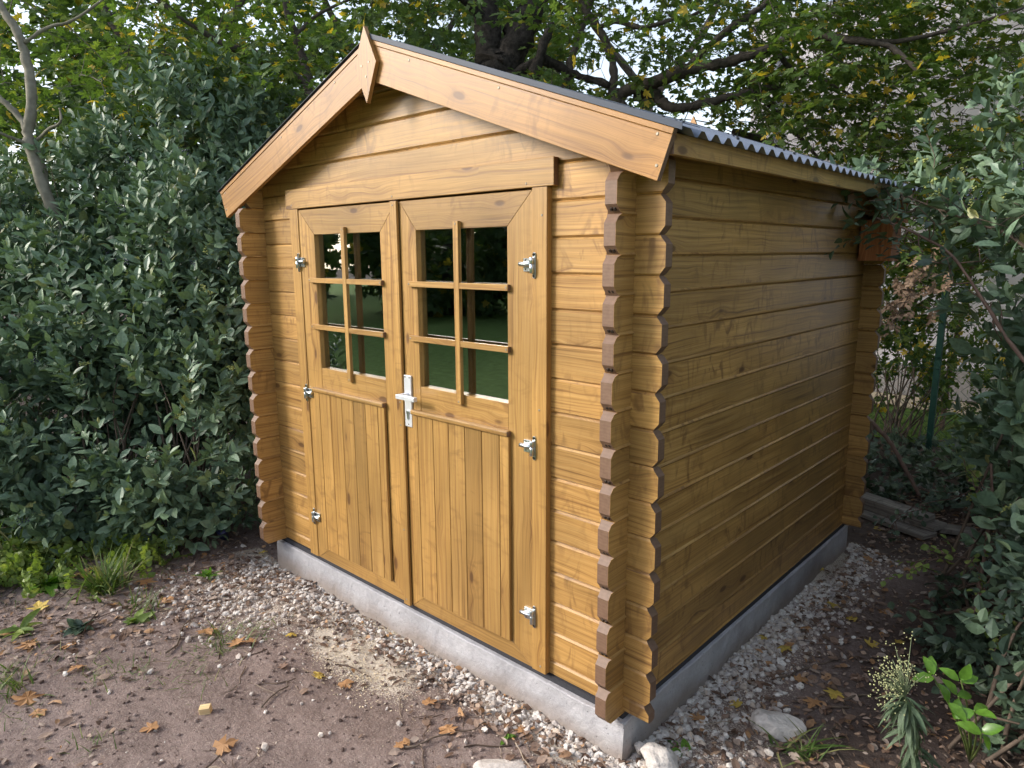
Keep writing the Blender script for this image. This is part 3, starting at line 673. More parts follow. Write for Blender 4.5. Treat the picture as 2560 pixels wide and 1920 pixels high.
def fence():
    f0 = empty('chain_link_fence', (-.057, 4.52, -.14), 'green chain link fence with square steel posts behind the shed', 'fence')
    for x in (-5.06, -2.56, -.057, 2.44, 4.94):
        mb = MB(); mb.box((x-.022, 4.50, -.35), (x+.022, 4.54, 1.34)); mb.box((x-.025, 4.497, 1.3405), (x+.025, 4.543, 1.356)); mb.build('fence_post', FENCEG, f0, .003)
    V = []; F = []; s = .055; x0, x1, z0, z1, y = -5.1, 5., -.12, 1.26, 4.485; r = .0016
    nx = int((x1-x0)/s); nz = int((z1-z0)/s)
    for i in range(nx):                              # each wire zigzags upward between its neighbours
        P = np.array([(x0+(i+(k % 2)*1.)*s*1.0+(0), y+(.003 if k % 2 else -.003), z0+k*s) for k in range(nz+1)])
        for a, b in zip(P[:-1], P[1:]):
            d = b-a; n1 = np.array((d[2], 0, -d[0])); n1 = n1/np.linalg.norm(n1)*r; n2 = np.array((0, r, 0)); q = len(V)
            for p in (a, b): V += [p+n1, p-n1*.5+n2, p-n1*.5-n2]
            F += [(q, q+1, q+4), (q, q+4, q+3), (q+1, q+2, q+5), (q+1, q+5, q+4), (q+2, q, q+3), (q+2, q+3, q+5)]
    fastmesh('wire_mesh', V, F, FENCEG, f0)
    for z in (-.05, .6, 1.25):
        mb = MB(); mb.tube([(x0, y+.004, z), (0, y+.004, z-.01), (x1, y+.004, z)], .0022, 5); mb.build('tension_wire', FENCEG, f0)
fence()

# ------------------------------------------------------------------ trees
def limb(mb, pts, r0, r1, k=7, drop=False):
    """pts: (px, py, depth) along a branch as measured; resampled to a smooth curve."""
    P = np.array([at(*p) if len(p) == 3 else p[:3] for p in pts])
    if drop:
        b = P[0].copy(); g0 = np.array((b[0]+.12, b[1]+.1, -.25)); P = np.vstack([g0, (g0*.6+b*.4)+np.array((.03, -.02, 0)), P])
    t = np.linspace(0, len(P)-1, max(6, 5*len(P))); i = np.clip(t.astype(int), 0, len(P)-2); u = (t-i)[:, None]
    Pm = P[np.clip(i-1, 0, None)]; Pn = P[np.clip(i+2, None, len(P)-1)]; a, b = P[i], P[i+1]
    Q = .5*((2*a)+(-Pm+b)*u+(2*Pm-5*a+4*b-Pn)*u**2+(-Pm+3*a-3*b+Pn)*u**3)
    rr = np.linspace(r0, r1, len(Q)); Q += rnd(len(Q))*rr[:, None]*.12
    mb.tube(Q, rr*(1+.10*rng.normal(size=len(Q))).clip(.8, 1.25), k); return Q
def regions(regs):                               # foliage volumes: px, py and depth ranges
    out = []
    for (a, b, c, d, e, f, n) in regs:
        p = rng.uniform(a, b, n); q = rng.uniform(c, d, n); dd = rng.uniform(e, f, n)
        out.append(np.array([at(x, y, z) for x, y, z in zip(p, q, dd)]))
    return np.concatenate(out)
def keep_clear(P):
    k = (P[:, 2] > .05)
    k &= ~((P[:, 0] > -2.55) & (P[:, 0] < .35) & (P[:, 1] > -.4) & (P[:, 1] < 2.55) & (P[:, 2] < 2.75-.35*np.abs(P[:, 0]+1.1)))
    k &= (np.linalg.norm(P-CAM, axis=1) > 1.5) & (P[:, 1] < 7.0)
    return P[k]
def clump(P, frac=.35, s=.55):                     # drop sprays where a soft noise is low so that gaps open
    n = vnoise(P[:, 0]/s+9, P[:, 2]/s+P[:, 1]*.7/s, 77); return P[n > frac]
def tree(name, label, bark, limbs, regs, temps, mat, scale=1., gap=.3, twig=.5, cat='tree', group=None, droop=.25, extra=None):
    base = at(*limbs[0][0][0]); root = empty(name, (base[0]+.12, base[1]+.1, -.14), label, cat, group)
    tb = MB(); Qs = []
    for j, (pts, r0, r1) in enumerate(limbs): Qs.append(limb(tb, pts, r0, r1, 10 if r0 > .08 else 7, drop=(j == 0)))
    tb.build('trunk', bark, root)
    P = clump(keep_clear(regions(regs)), gap); n = len(P); Q = np.concatenate(Qs[1:] if len(Qs) > 1 else Qs)
    d = P-base; d[:, 2] *= .25; d /= np.linalg.norm(d, axis=1, keepdims=True)+1e-9
    d = d*.5+rnd(n, .55); d[:, 2] = d[:, 2]*.5-droop*rng.random(n)
    up = np.array((0, 0, 1.))+rnd(n, .25)
    V, F = scatter(temps, P, d, up, scale*rng.uniform(.8, 1.2, n)); fastmesh('foliage', V, F, mat, root)
    wb = MB(); sub = rng.permutation(n)[:int(n*twig)]
    near = np.array([np.min(np.linalg.norm(Q-P[i], axis=1)) for i in sub]); pool = np.empty((len(Q)+6*len(sub), 3)); pool[:len(Q)] = Q; m = len(Q)
    for i in sub[np.argsort(near)]:               # twigs grow outward: each spray joins the nearest wood already there
        p = P[i]; j = int(np.argmin(np.linalg.norm(pool[:m]-p, axis=1)+.12*rng.random(m))); q = pool[j]; ln = np.linalg.norm(q-p)
        if ln > .9: q = p+(q-p)*(.7/ln); ln = .7
        mid = (p+q)/2+np.array((0, 0, .10*ln))+rng.normal(0, .10*ln, 3); e = p+d[i]/np.linalg.norm(d[i])*.28*scale
        t = np.linspace(0, 1, 5)[:, None]; c = (1-t)**2*q+2*t*(1-t)*mid+t*t*p; pool[m:m+4] = c[1:]; pool[m+4] = e; m += 5
        wb.tube(np.vstack([c, e]), np.linspace(.0034+.003*ln, .0016, 6), 4, cap=False)
    wb.build('twigs', bark, root)
    return root
A_ = 6.2
tree('field_maple_tree', 'large field maple with a thick dark forked trunk rising behind the shed roof', BARKD,
     [([(1245, 330, A_), (1243, 230, A_), (1240, 165, A_)], .24, .20),
      ([(1240, 190, A_), (1212, 60, A_), (1200, -150, 6.0), (1150, -420, 5.8)], .145, .09),
      ([(1252, 190, A_), (1305, 70, A_), (1368, -60, 6.3), (1450, -300, 6.6)], .15, .09),
      ([(1331, 215, 5.9), (1346, 150, 5.9), (1378, 61, 5.9)], .055, .035),
      ([(1270, 200, 6.1), (1354, 152, 6.0), (1430, 184, 6.0), (1525, 212, 5.9)], .05, .03),
      ([(1205, 40, 6.1), (1080, -60, 5.6), (950, -120, 5.2)], .05, .02)],
     [(880, 1120, -420, 190, 5.3, 7.6, 190), (1100, 1480, -420, 230, 6.6, 8.2, 330), (900, 1330, -80, 70, 4.9, 5.5, 26), (1100, 1480, -420, -60, 5.2, 6.4, 90)], MAPT, MAPLEB, 1.1, .30, .4)
tree('field_maple_tree', 'bushy many stemmed maple with yellowing leaves arching over the right roof slope', BARKM,
     [([(1560, 330, 6.0), (1545, 280, 6.0), (1530, 235, 6.0)], .085, .07),
      ([(1540, 240, 6.0), (1598, 217, 5.9), (1707, 176, 5.7), (1775, 165, 5.6), (1842, 149, 5.5), (1893, 131, 5.4), (1981, 93, 5.3), (2070, 91, 5.2), (2137, 101, 5.1), (2226, 118, 5.0), (2298, 181, 4.9)], .058, .016),
      ([(1690, 195, 5.8), (1712, 178, 5.8), (1802, 90, 5.7), (1900, 19, 5.6), (1990, -60, 5.5)], .044, .02),
      ([(1590, 235, 6.), (1634, 231, 5.9), (1653, 255, 5.9), (1693, 271, 5.8), (1788, 250, 5.7), (1870, 230, 5.6), (1948, 215, 5.6)], .055, .024),
      ([(1530, 240, 6.0), (1533, 163, 6.1), (1500, 76, 6.2), (1463, 22, 6.2), (1440, -60, 6.2)], .044, .026),
      ([(1410, 260, 6.2), (1422, 184, 6.2), (1433, 136, 6.2), (1455, 68, 6.2), (1470, 27, 6.2), (1490, -80, 6.2)], .042, .024),
      ([(1498, 70, 6.2), (1544, 52, 6.1), (1606, 68, 6.0), (1693, 46, 6.0), (1740, 33, 6.0), (1850, -30, 5.9)], .026, .012),
      ([(1948, 139, 5.5), (1990, 181, 5.6), (2053, 198, 5.6), (2130, 240, 5.6)], .022, .010),
      ([(2070, 93, 5.2), (2222, 105, 5.1), (2390, 72, 5.0), (2560, 20, 4.9)], .022, .010),
      ([(1830, 330, 6.4), (1900, 350, 6.5), (2010, 420, 6.6), (2100, 520, 6.7)], .04, .03),
      ([(1860, 200, 6.0), (1960, 300, 6.1), (2050, 400, 6.1), (2090, 440, 6.1)], .02, .014)],
     [(1380, 1950, -420, 330, 5.2, 7.4, 620), (1850, 2700, -420, 480, 4.9, 7.0, 1050), (2100, 2560, 330, 640, 5.0, 6.4, 210), (1930, 2260, -60, 330, 4.9, 6.4, 150), (2760, 4400, -550, 350, 2.2, 4.6, 800)], MAPT, MAPLE, 1.05, .13, .6)  # last region: unseen canopy added right of the frame to darken the side wall
tree('young_tree', 'slender pale barked tree with two joined stems standing in the evergreen shrubs', BARKP,
     [([(205, 700, 4.7), (155, 600, 4.65), (108, 466, 4.6), (78, 380, 4.6), (70, 333, 4.6), (78, 253, 4.6), (69, 163, 4.6), (51, 98, 4.6), (22, 47, 4.6), (-5, 5, 4.6), (-60, -120, 4.7)], .042, .022),
      ([(118, 480, 4.66), (112, 456, 4.7), (98, 390, 4.75), (54, 300, 4.8), (0, 246, 4.8), (-90, 160, 4.9)], .030, .018),
      ([(60, 108, 4.6), (119, 69, 4.6), (174, 54, 4.6), (250, 4, 4.6), (320, -70, 4.6)], .013, .006),
      ([(66, 360, 4.58), (30, 345, 4.5), (0, 333, 4.4), (-60, 300, 4.3)], .013, .007),
      ([(94, 350, 4.62), (120, 325, 4.55), (152, 304, 4.5), (148, 270, 4.5)], .013, .006)],
     [(-500, 420, -420, 250, 4.9, 6.8, 230), (-500, 380, 200, 560, 5.2, 6.8, 190)], MAPT, MAPLE, 1., .30, .5)
tree('field_maple_tree', 'dark branched maple behind the left slope of the shed roof', BARKM,
     [([(790, 300, 6.0), (778, 250, 6.0), (775, 232, 6.0)], .055, .05),
      ([(775, 235, 6.0), (760, 150, 6.0), (735, 80, 5.9), (713, 0, 5.8), (700, -120, 5.8)], .042, .025),
      ([(775, 215, 6.0), (753, 199, 6.0), (650, 150, 5.8), (560, 110, 5.6), (500, 76, 5.5), (420, 20, 5.4), (330, -60, 5.3)], .038, .014),
      ([(740, 90, 5.9), (790, 40, 5.9), (890, -10, 5.9)], .018, .01),
      ([(720, 260, 5.8), (620, 250, 5.6), (480, 230, 5.4), (380, 260, 5.3)], .016, .008)],
     [(250, 950, -420, 330, 5.0, 7.4, 620), (300, 720, 120, 430, 5.2, 6.6, 220)], MAPT, MAPLE, 1., .28, .45)
tree('thin_tree', 'thin reddish stemmed tree leaning beyond the green fence post', BARKR,
     [([(2352, 1100, 6.4), (2372, 940, 6.3), (2410, 760, 6.2), (2445, 580, 6.1), (2480, 400, 6.1)], .032, .016),
      ([(2400, 800, 6.2), (2330, 700, 6.1), (2240, 640, 6.0)], .012, .005),
      ([(2425, 680, 6.2), (2520, 600, 6.1), (2620, 560, 6.0)], .012, .005)],
     [(2120, 2620, 480, 900, 5.3, 6.5, 150)], MAPT, MAPLE, .95, .36, .5)
for i, (px, d, lab, n) in enumerate(((-150, 9.5, 'broad leafy tree in the background beyond the pale young trunk', 300), (420, 9.0, 'broad leafy tree in the background above the evergreen shrubs', 350), (980, 10.0, 'broad leafy tree far behind the roof finial', 390), (1620, 10.5, 'broad leafy tree far behind the roof slope', 330))):
    tree('background_tree', lab, BARKM, [([(px, 560, d), (px+10, 400, d), (px-10, 200, d)], .14, .10), ([(px, 260, d), (px+150, 60, d), (px+250, -150, d)], .07, .03), ([(px-5, 230, d), (px-150, 40, d), (px-220, -150, d)], .07, .03)],
         [(px-420, px+420, -380, 300, d-.9, d+1.4, n), (px-420, px+420, 100, 620, d-.8, d+1., n)], MAPBIG, MAPLEB, 1.35, .30, .25, group='trees in the background')

# ------------------------------------------------------------------ shrubs
def shrub(name, label, blobs, n, stems, temps=VIBT, mat=VIB, scale=1., cat='shrub', fruit=(0, 0), bark=TWIGM, clear=True, thin=.36, shell=.5, upb=.85, group=None):
    c0 = at(*blobs[0][:3]); root = empty(name, (c0[0], c0[1], -.14), label, cat, group)
    C = np.array([at(*b[:3]) if b[0] > 50 or b[0] <= 0 or abs(b[1]) > 50 else b[:3] for b in blobs]); Rr = np.array([b[3:6] if len(b) >= 6 else (b[3],)*3 for b in blobs]); wts = (Rr[:, 0]*Rr[:, 2]); wts = wts/wts.sum()
    k = rng.choice(len(blobs), n, p=wts); u = rnd(n); u /= np.linalg.norm(u, axis=1, keepdims=True)
    rad = shell+(1.03-shell)*rng.random(n)**.7; rad *= 1+.22*(vnoise(u[:, 0]*2.6+k*7.3, u[:, 2]*2.6+u[:, 1]*2.1, 31)-.5)*2
    P = C[k]+u*Rr[k]*rad[:, None]
    ok = P[:, 2] > -.10
    if clear: ok &= ~((P[:, 0] > -2.36) & (P[:, 0] < .13) & (P[:, 1] > -.30) & (P[:, 1] < 2.4)) & ~((P[:, 0] > -2.62) & (P[:, 0] < .2) & (P[:, 1] > -.28) & (P[:, 1] < 2.6) & (P[:, 2] > 1.55) & (P[:, 2] < 2.4))
    ok &= vnoise(P[:, 0]*2.4+3, P[:, 2]*2.4+P[:, 1]*1.9, 91)*.75+vnoise(P[:, 0]*6, P[:, 2]*6+P[:, 1]*5, 92)*.35 > thin
    P, u, k = P[ok], u[ok], k[ok]; m = len(P)
    d = u*.75+np.array((0, 0, upb))+rnd(m, .42); d /= np.linalg.norm(d, axis=1, keepdims=True)
    V, F = scatter(temps, P, d, rnd(m), scale*rng.uniform(.75, 1.2, m)); fastmesh('foliage', V, F, mat, root)
    wb = MB()
    for i in rng.permutation(m)[:stems]:
        kk = k[i]; b = np.array((c0[0]+rng.normal(0, .16), c0[1]+rng.normal(0, .16), -.2)); p = P[i]; mid = (b+p)/2+np.array((0, 0, .1*abs(p[2]-b[2])))+rng.normal(0, .16, 3)
        t = np.linspace(0, 1, 7)[:, None]; wb.tube((1-t)**2*b+2*t*(1-t)*mid+t*t*p, np.linspace(.009, .002, 7), 5, cap=False)
    wb.build('stems', bark, root)
    tipz = P+d*.19*scale
    for nm, cnt, T_, mt in (('berries', fruit[0], BERT, BERRY), ('flower_buds', fruit[1], BUDT, BUDM)):
        if cnt:
            s = rng.permutation(m)[:cnt]; V, F = scatter(T_, tipz[s], d[s]+rnd(cnt, .3), rnd(cnt), rng.uniform(.8, 1.3, cnt)); fastmesh(nm, V, F, mt, root, smooth=True)
    return root
shrub('viburnum_shrub', 'dark evergreen viburnum with blue black berries growing against the left corner of the shed',
      [(500, 1120, 4.25, .52, .55, .62), (560, 860, 4.45, .50, .5, .5), (470, 640, 4.7, .55, .5, .5), (590, 1240, 4.3, .38, .42, .38), (600, 560, 4.9, .35, .4, .4), (520, 1000, 4.6, .5, .45, .5)], 2300, 40, fruit=(46, 75))
shrub('viburnum_shrub', 'broad evergreen viburnum in front of the pale young trunk by the bare soil',
      [(270, 1120, 4.25, .62, .55, .60), (300, 860, 4.55, .55, .5, .5), (150, 1200, 4.1, .5, .45, .42), (230, 720, 4.75, .5, .5, .4), (390, 1230, 4.1, .4, .38, .36), (380, 1020, 4.6, .5, .45, .5)], 2400, 40, fruit=(30, 90))
shrub('viburnum_shrub', 'evergreen viburnum spreading past the left edge of the view',
      [(0, 1080, 4.25, .62, .55, .62), (60, 820, 4.6, .6, .5, .55), (-140, 960, 4.7, .6, .5, .7), (-50, 640, 4.9, .55, .5, .5), (-330, 1000, 5.4, .6, .6, .8)], 2000, 40, fruit=(20, 70))
shrub('viburnum_shrub', 'tall evergreen viburnum with loose upright shoots behind the other shrubs at left',
      [(430, 400, 5.1, .55, .5, .55), (330, 520, 5.2, .6, .5, .5), (540, 330, 5.2, .4, .4, .45), (180, 560, 5.2, .5, .5, .5), (640, 420, 5.4, .4, .4, .45)], 1000, 60, fruit=(30, 40))
# right hand side
shrub('viburnum_shrub', 'evergreen viburnum with blue berries hanging in from the right edge of the view',
      [(2640, 560, 2.9, .22, .3, .30), (2660, 820, 2.8, .22, .3, .3), (2640, 1060, 2.8, .22, .3, .26), (2620, 330, 3.5, .26, .3, .3), (2900, 700, 2.9, .45, .6, .7), (3100, 300, 2.8, .5, .7, .6), (3000, 1150, 2.7, .45, .7, .5), (2.3, -.3, .7, .5, .8, .9), (2.2, 1.0, .8, .5, .7, 1.0), (2.3, 2.4, 1.0, .6, .7, 1.1), (2.4, .4, 1.9, .5, .9, .7)], 2100, 80, fruit=(60, 110), clear=False, scale=1.1, shell=.35)  # outer blobs are unseen, added beyond the frame to shade the side wall
shrub('viburnum_shrub', 'dark low evergreen viburnum beside the path at the right of the shed',
      [(2700, 1290, 2.9, .24, .3, .24), (2620, 1130, 3.6, .26, .3, .24), (2720, 1450, 2.6, .2, .3, .18), (2540, 1180, 4.0, .22, .25, .16)], 300, 40, fruit=(5, 16), clear=False, scale=1.1)
shrub('fence_climber', 'loose yellowing climber growing through the chain link fence', [(2260, 900, 5.9, .42, .25, .40), (2420, 960, 5.8, .4, .25, .36), (2250, 760, 6.0, .4, .25, .3), (2150, 860, 6.1, .3, .2, .4), (2350, 700, 6., .4, .2, .3)], 330, 30, OVALT+MAPT, MAPLE, .9, 'climber', clear=False, shell=.2)
def branch_with_leaves(name, label, pts, r0, r1, n, temps, mat, spread, scale, bark=TWIGM, cat='branch', buds=0, berries=0):
    root = empty(name, tuple(at(*pts[0])), label, cat); b = MB(); Q = limb(b, pts, r0, r1, 6); 
    i = rng.integers(len(Q)//5, len(Q), n); P = Q[i]+rnd(n, spread); d = np.gradient(Q, axis=0)[i]; d = d/np.linalg.norm(d, axis=1, keepdims=True)+rnd(n, .55)+np.array((0, 0, .15))
    for j in range(n): b.tube([Q[i[j]], (Q[i[j]]+P[j])/2+rng.normal(0, .01, 3), P[j], P[j]+d[j]/np.linalg.norm(d[j])*.12*scale], [.0028, .0024, .002, .0015], 5, cap=False)
    b.build('stem', bark, root); V, F = scatter(temps, P, d, np.array((0, 0, 1.))+rnd(n, .3), scale*rng.uniform(.8, 1.2, n)); fastmesh('foliage', V, F, mat, root)
    e = P+d/np.linalg.norm(d, axis=1, keepdims=True)*.17*scale
    if buds: V, F = scatter(BUDT, e[:buds], d[:buds]+np.array((0, 0, .8)), rnd(buds), np.full(buds, 1.2)); fastmesh('flower_buds', V, F, BUDM, root, smooth=True)
    if berries: V, F = scatter(BERT, e[-berries:], d[-berries:], rnd(berries), np.full(berries, 1.2)); fastmesh('berries', V, F, BERRY, root, smooth=True)
    return root
branch_with_leaves('viburnum_branch', 'leafy viburnum branch reaching across the far end of the roof above the nest box',
    [(2640, 700, 2.75), (2540, 600, 2.85), (2440, 555, 2.95), (2340, 520, 3.05), (2260, 490, 3.1), (2180, 465, 3.15)], .010, .003, 30, VIBT, VIB, .07, .95, buds=14)
branch_with_leaves('hazel_branch', 'brown branch with round toothed leaves drooping in front of the nest box',
    [(2640, 1000, 2.6), (2520, 850, 2.7), (2470, 770, 2.75), (2380, 640, 2.85), (2300, 590, 2.9), (2235, 560, 2.95), (2190, 545, 3.0)], .009, .003, 15, OVALT, IVY, .05, .95, bark=BARKR)
branch_with_leaves('dead_branch', 'bunch of curled dry brown leaves hanging beyond the back corner of the shed',
    [(2330, 640, 5.0), (2290, 700, 5.0), (2260, 760, 4.95), (2235, 800, 4.9)], .006, .003, 46, [oval_spray(.05, 8, .14, .6) for _ in range(3)], DEADL, .085, .8)

# ------------------------------------------------------------------ nest box
nb = empty('nest_box', (.09, 2.11, 1.455), 'reddish brown wooden nest box hung at the far end of the shed side wall', 'nest box')
b = MB(); b.box((.016, 2.035, 1.455), (.146, 2.050, 1.655), Z, X, 0, 1); b.build('side_panel', [NESTW, ENDG], nb, .001)
b = MB(); b.box((.016, 2.170, 1.455), (.146, 2.185, 1.655), Z, X, 0, 1); b.build('side_panel', [NESTW, ENDG], nb, .001)
b = MB(); b.box((.1465, 2.035, 1.455), (.163, 2.185, 1.645), Z, X, 0, 1); b.disc((.1625, 2.11, 1.60), (1, 0, 0), .016, .0012, 16, 2); b.build('front_panel', [NESTW, ENDG, NEARBLACK], nb, .001)
b = MB(); b.box((.006, 2.050, 1.459), (.146, 2.170, 1.473), X, (0, 1, 0), 0, 1); b.build('floor', [NESTW, ENDG], nb)
b = MB(); b.poly([(-.0, 2.02, 1.690), (.19, 2.02, 1.640), (.19, 2.185, 1.640), (0, 2.185, 1.690), (0, 2.02, 1.706), (.19, 2.02, 1.656), (.19, 2.185, 1.656), (0, 2.185, 1.706)],
    [(0, 3, 2, 1), (4, 5, 6, 7), (0, 1, 5, 4), (1, 2, 6, 5), (2, 3, 7, 6), (3, 0, 4, 7)], (0, 1, 0), X, 0, 1); b.build('lid', [NESTW, ENDG], nb, .001)

# ------------------------------------------------------------------ stones, planks, offcut, stick, cup
def rock(name, label, c, size, seed, cat='stone', rot=0., mat=STONE, flat=.0, cuts=7):
    import bmesh
    bm = bmesh.new(); bmesh.ops.create_icosphere(bm, subdivisions=4, radius=1.); rg = np.random.default_rng(seed)
    V = np.array([v.co[:] for v in bm.verts])
    for _ in range(cuts):                         # broken faces
        n = rg.normal(size=3); n /= np.linalg.norm(n); lim = rg.uniform(.55, .8); e = V@n-lim; V -= np.clip(e, 0, None)[:, None]*n*.96
    nn = fbm(V[:, 0]*1.+V[:, 2]*.7+5, V[:, 1]+V[:, 2]*.5+3, 2.2, 4, seed); V *= (1+.16*nn)[:, None]
    V += .03*fbm(V[:, 0]+V[:, 1]+9, V[:, 2]-V[:, 1]+9, 9, 2, seed)[:, None]*V
    V *= np.array(size); cr, sr = math.cos(rot), math.sin(rot); V = V@np.array([[cr, sr, 0], [-sr, cr, 0], [0, 0, 1]])
    F = np.array([[v.index for v in f.verts] for f in bm.faces]); bm.free()
    o = fastmesh(name, V, F, mat, smooth=False); o.location = c; return tag(o, label, cat)
p = gnd(1945, 1822); rock('stone', 'pale flat topped limestone lying on the dark soil right of the shed', (p[0], p[1], -.125), (.092, .062, .050), 3, rot=.3)
p = gnd(1640, 1905); rock('stone', 'broken white stone at the foot of the front right corner of the concrete base', (p[0]+.01, p[1], -.135), (.060, .075, .055), 8, rot=.8)
p = gnd(1575, 1870); rock('stone', 'small grey white stone beside the broken corner stone', (p[0]+.03, p[1]+.02, -.135), (.025, .022, .022), 12, rot=.2)
p = gnd(1255, 1925); rock('stone', 'flat pale stone sunk in the soil at the bottom edge of the view', (p[0], p[1], -.152), (.105, .075, .025), 21, rot=.6, cuts=3)
p = gnd(1640, 1905); o = rock('stone', 'small white pebble resting against the broken corner stone', (p[0]+.085, p[1]-.015, -.14), (.03, .024, .02), 33)
def plank(label, a, b_, wdt, hgt, z, yaw_off=0.):
    A = np.array(a[:2]); B = np.array(b_[:2]); d = (B-A)/np.linalg.norm(B-A); n = np.array((-d[1], d[0])); V = []
    for zz in (z, z+hgt):
        for P_, s in ((A, -1), (B, -1), (B, 1), (A, 1)): q = P_+n*s*wdt/2; V.append((q[0], q[1], zz))
    mb = MB(); mb.poly(V, [(0, 3, 2, 1), (4, 5, 6, 7), (0, 1, 5, 4), (1, 2, 6, 5), (2, 3, 7, 6), (3, 0, 4, 7)], (d[0], d[1], 0), (n[0], n[1], 0), 0, 1)
    return tag(mb.build('plank', [OLDW, OLDW], None, .004, 2), label, 'plank', 'grey planks stacked behind the shed')
pa, pb = np.array(gnd(2080, 1255)), np.array(gnd(2325, 1345))
plank('bottom grey plank of the stack lying behind the shed', pa, pb, .13, .026, -.142)
pa2, pb2 = np.array(gnd(2090, 1250)), np.array(gnd(2350, 1335))
plank('middle grey plank of the stack lying behind the shed', pa2, pb2, .14, .028, -.114)
plank('topmost weathered grey plank of the stack lying behind the shed', pa2+np.array((-.05, .02, 0)), pb2+np.array((-.06, -.01, 0)), .12, .045, -.085)
plank('short grey plank end lying apart at the right of the plank stack', pb2+np.array((-.02, .07, 0)), pb2+np.array((.16, .13, 0)), .1, .03, -.142)
def stick(name, label, pts, r0, r1, mat=TWIGM, cat='stick', group=None):
    b = MB(); limb(b, pts, r0, r1, 6); return tag(b.build(name, mat), label, cat, group)
stick('stick', 'long brown stick leaning behind the back corner of the shed', [(2175, 1050, 4.75), (2225, 1105, 4.6), (2262, 1170, 4.5), (2300, 1240, 4.4)], .016, .011, BARKR)
stick('stick', 'short pale stake standing behind the plank stack', [(2202, 1218, 4.75), (2214, 1262, 4.72)], .017, .015, OLDW)
oc = gnd(516, 1786); b = MB(); b.box((-.019, -.014, -.002), (.019, .014, .030), X, (0, 1, 0), 0, 1); o = tag(b.build('wood_offcut', [RAWW, RAWW], None, .0015), 'small pale sawn wood block lying on the bare soil', 'wood block'); o.location = (oc[0], oc[1], -.135); o.rotation_euler = (.1, -.08, .9)
cp = gnd(548, 1345); b = MB()
prof = [(.0, .0), (.026, .0), (.030, .055), (.034, .060), (.034, .066), (.0, .068)]; k = 20; V = []; 
for r_, z in prof: V += [(max(r_, .0005)*math.cos(2*math.pi*j/k), max(r_, .0005)*math.sin(2*math.pi*j/k), z) for j in range(k)]
b.poly(V, [(i*k+j, i*k+(j+1) % k, (i+1)*k+(j+1) % k, (i+1)*k+j) for i in range(len(prof)-1) for j in range(k)], smooth=True)
o = tag(b.build('plastic_pot', simple('dark_blue_plastic', (.05, .055, .16), .3, var=.1)), 'small dark blue plastic pot with a lid under the shrubs by the shed corner', 'pot'); o.location = (cp[0]+.02, cp[1]+.02, -.14); o.rotation_euler = (.25, .3, 0)

# ------------------------------------------------------------------ ground scatter
def on_ground(P, lift=0.): return np.stack([P[:, 0], P[:, 1], gz(P[:, 0], P[:, 1])+lift], -1)
def clean(P): return P[~in_slab(P[:, 0], P[:, 1], .0)]
def stones_at(name, P, lo, hi, mat, kind='stuff'):
    temps = []
    for s in range(8):
        V = ICO[0]*(1+np.random.default_rng(s).normal(0, .16, (12, 1))); V = V*np.array((1, .78, .62)); temps.append((V, ICO[1]))
    n = len(P); sc = lo*(hi/lo)**(rng.random(n)**1.7); d = rnd(n); d[:, 2] *= .35; Q = on_ground(P); Q[:, 2] += sc*.25
    V, F = scatter(temps, Q, d, np.array((0, 0, 1.))+rnd(n, .25), sc); return tag(fastmesh(name, V, F, mat), kind=kind)
def cloud(n, cx, cy, sx, sy, a=0.):
    p = rng.normal(0, 1, (n, 2))*(sx, sy); c, s = math.cos(a), math.sin(a); return p@np.array([[c, s], [-s, c]])+(cx, cy)
n = 2600; x = rng.uniform(-2.35, .12, n); y = -.026-np.abs(rng.normal(0, .062, n))*(1+.8*vnoise(x*2.2, x*0, 3)); k = vnoise(x*3, y*5, 4) > .30-.25*(x < -1.5)-.3*(x > -.45); G1 = np.stack([x, y], -1)[k]
c1 = gnd(650, 1470); G2 = cloud(1700, c1[0]+.1, c1[1], .30, .20, .6)
x = .022+np.abs(rng.normal(0, .125, 3600)); y = rng.uniform(-.15, 2.35, 3600); k = vnoise(x*5, y*3.3, 8) > .34; G3 = np.stack([x, y], -1)[k]
G4 = np.stack([rng.uniform(-2.6, .4, 170), -rng.uniform(.05, 1.1, 170)**1.4], -1)
x = rng.uniform(.0, .5, 500); y = rng.uniform(-.35, .2, 500); G5 = np.stack([x, y], -1)
stones_at('gravel', clean(np.concatenate([G1, G2, G3, G4, G5])), .0035, .019, GRAVEL)
CRUMB = islandmat('soil_crumb', [(0, (.10, .07, .06)), (.6, (.21, .155, .135)), (1, (.30, .235, .21))], rough=.95, bmp=.8)
K1 = np.stack([rng.uniform(-3.3, .8, 5200), rng.uniform(-1.9, .3, 5200)], -1); K1 = clean(K1[vnoise(K1[:, 0]*2.3, K1[:, 1]*2.3, 71) > .38])
stones_at('soil_crumbs', K1, .002, .013, CRUMB)
def flakes(name, P, lo, hi, mat, curl=.5, lobed=False, lift=.004, tilt=.35):
    temps = [lobed_leaf(random.uniform(.1, .8), jitter=.09) for _ in range(5)] if lobed else [oval_leaf(random.uniform(.3, .75), random.uniform(-.3, .8), random.uniform(-.3, curl)) for _ in range(8)]
    n = len(P); a = rng.uniform(0, 6.28, n); d = np.stack([np.cos(a), np.sin(a), rng.normal(0, tilt*.5, n)], -1)
    V, F = scatter(temps, on_ground(P, lift+.006*rng.random(n)), d, np.array((0, 0, 1.))+rnd(n, tilt), lo*(hi/lo)**(rng.random(n)**1.4)); return tag(fastmesh(name, V, F, mat), kind='stuff')
x = rng.uniform(-2.4, .2, 1500); y = -.03-np.abs(rng.normal(0, .16, 1500)); L1 = np.stack([x, y], -1)
L2 = np.stack([rng.uniform(-3.4, .6, 2600), rng.uniform(-1.9, -.02, 2600)], -1); L2 = L2[vnoise(L2[:, 0]*2, L2[:, 1]*2, 60) > .42]
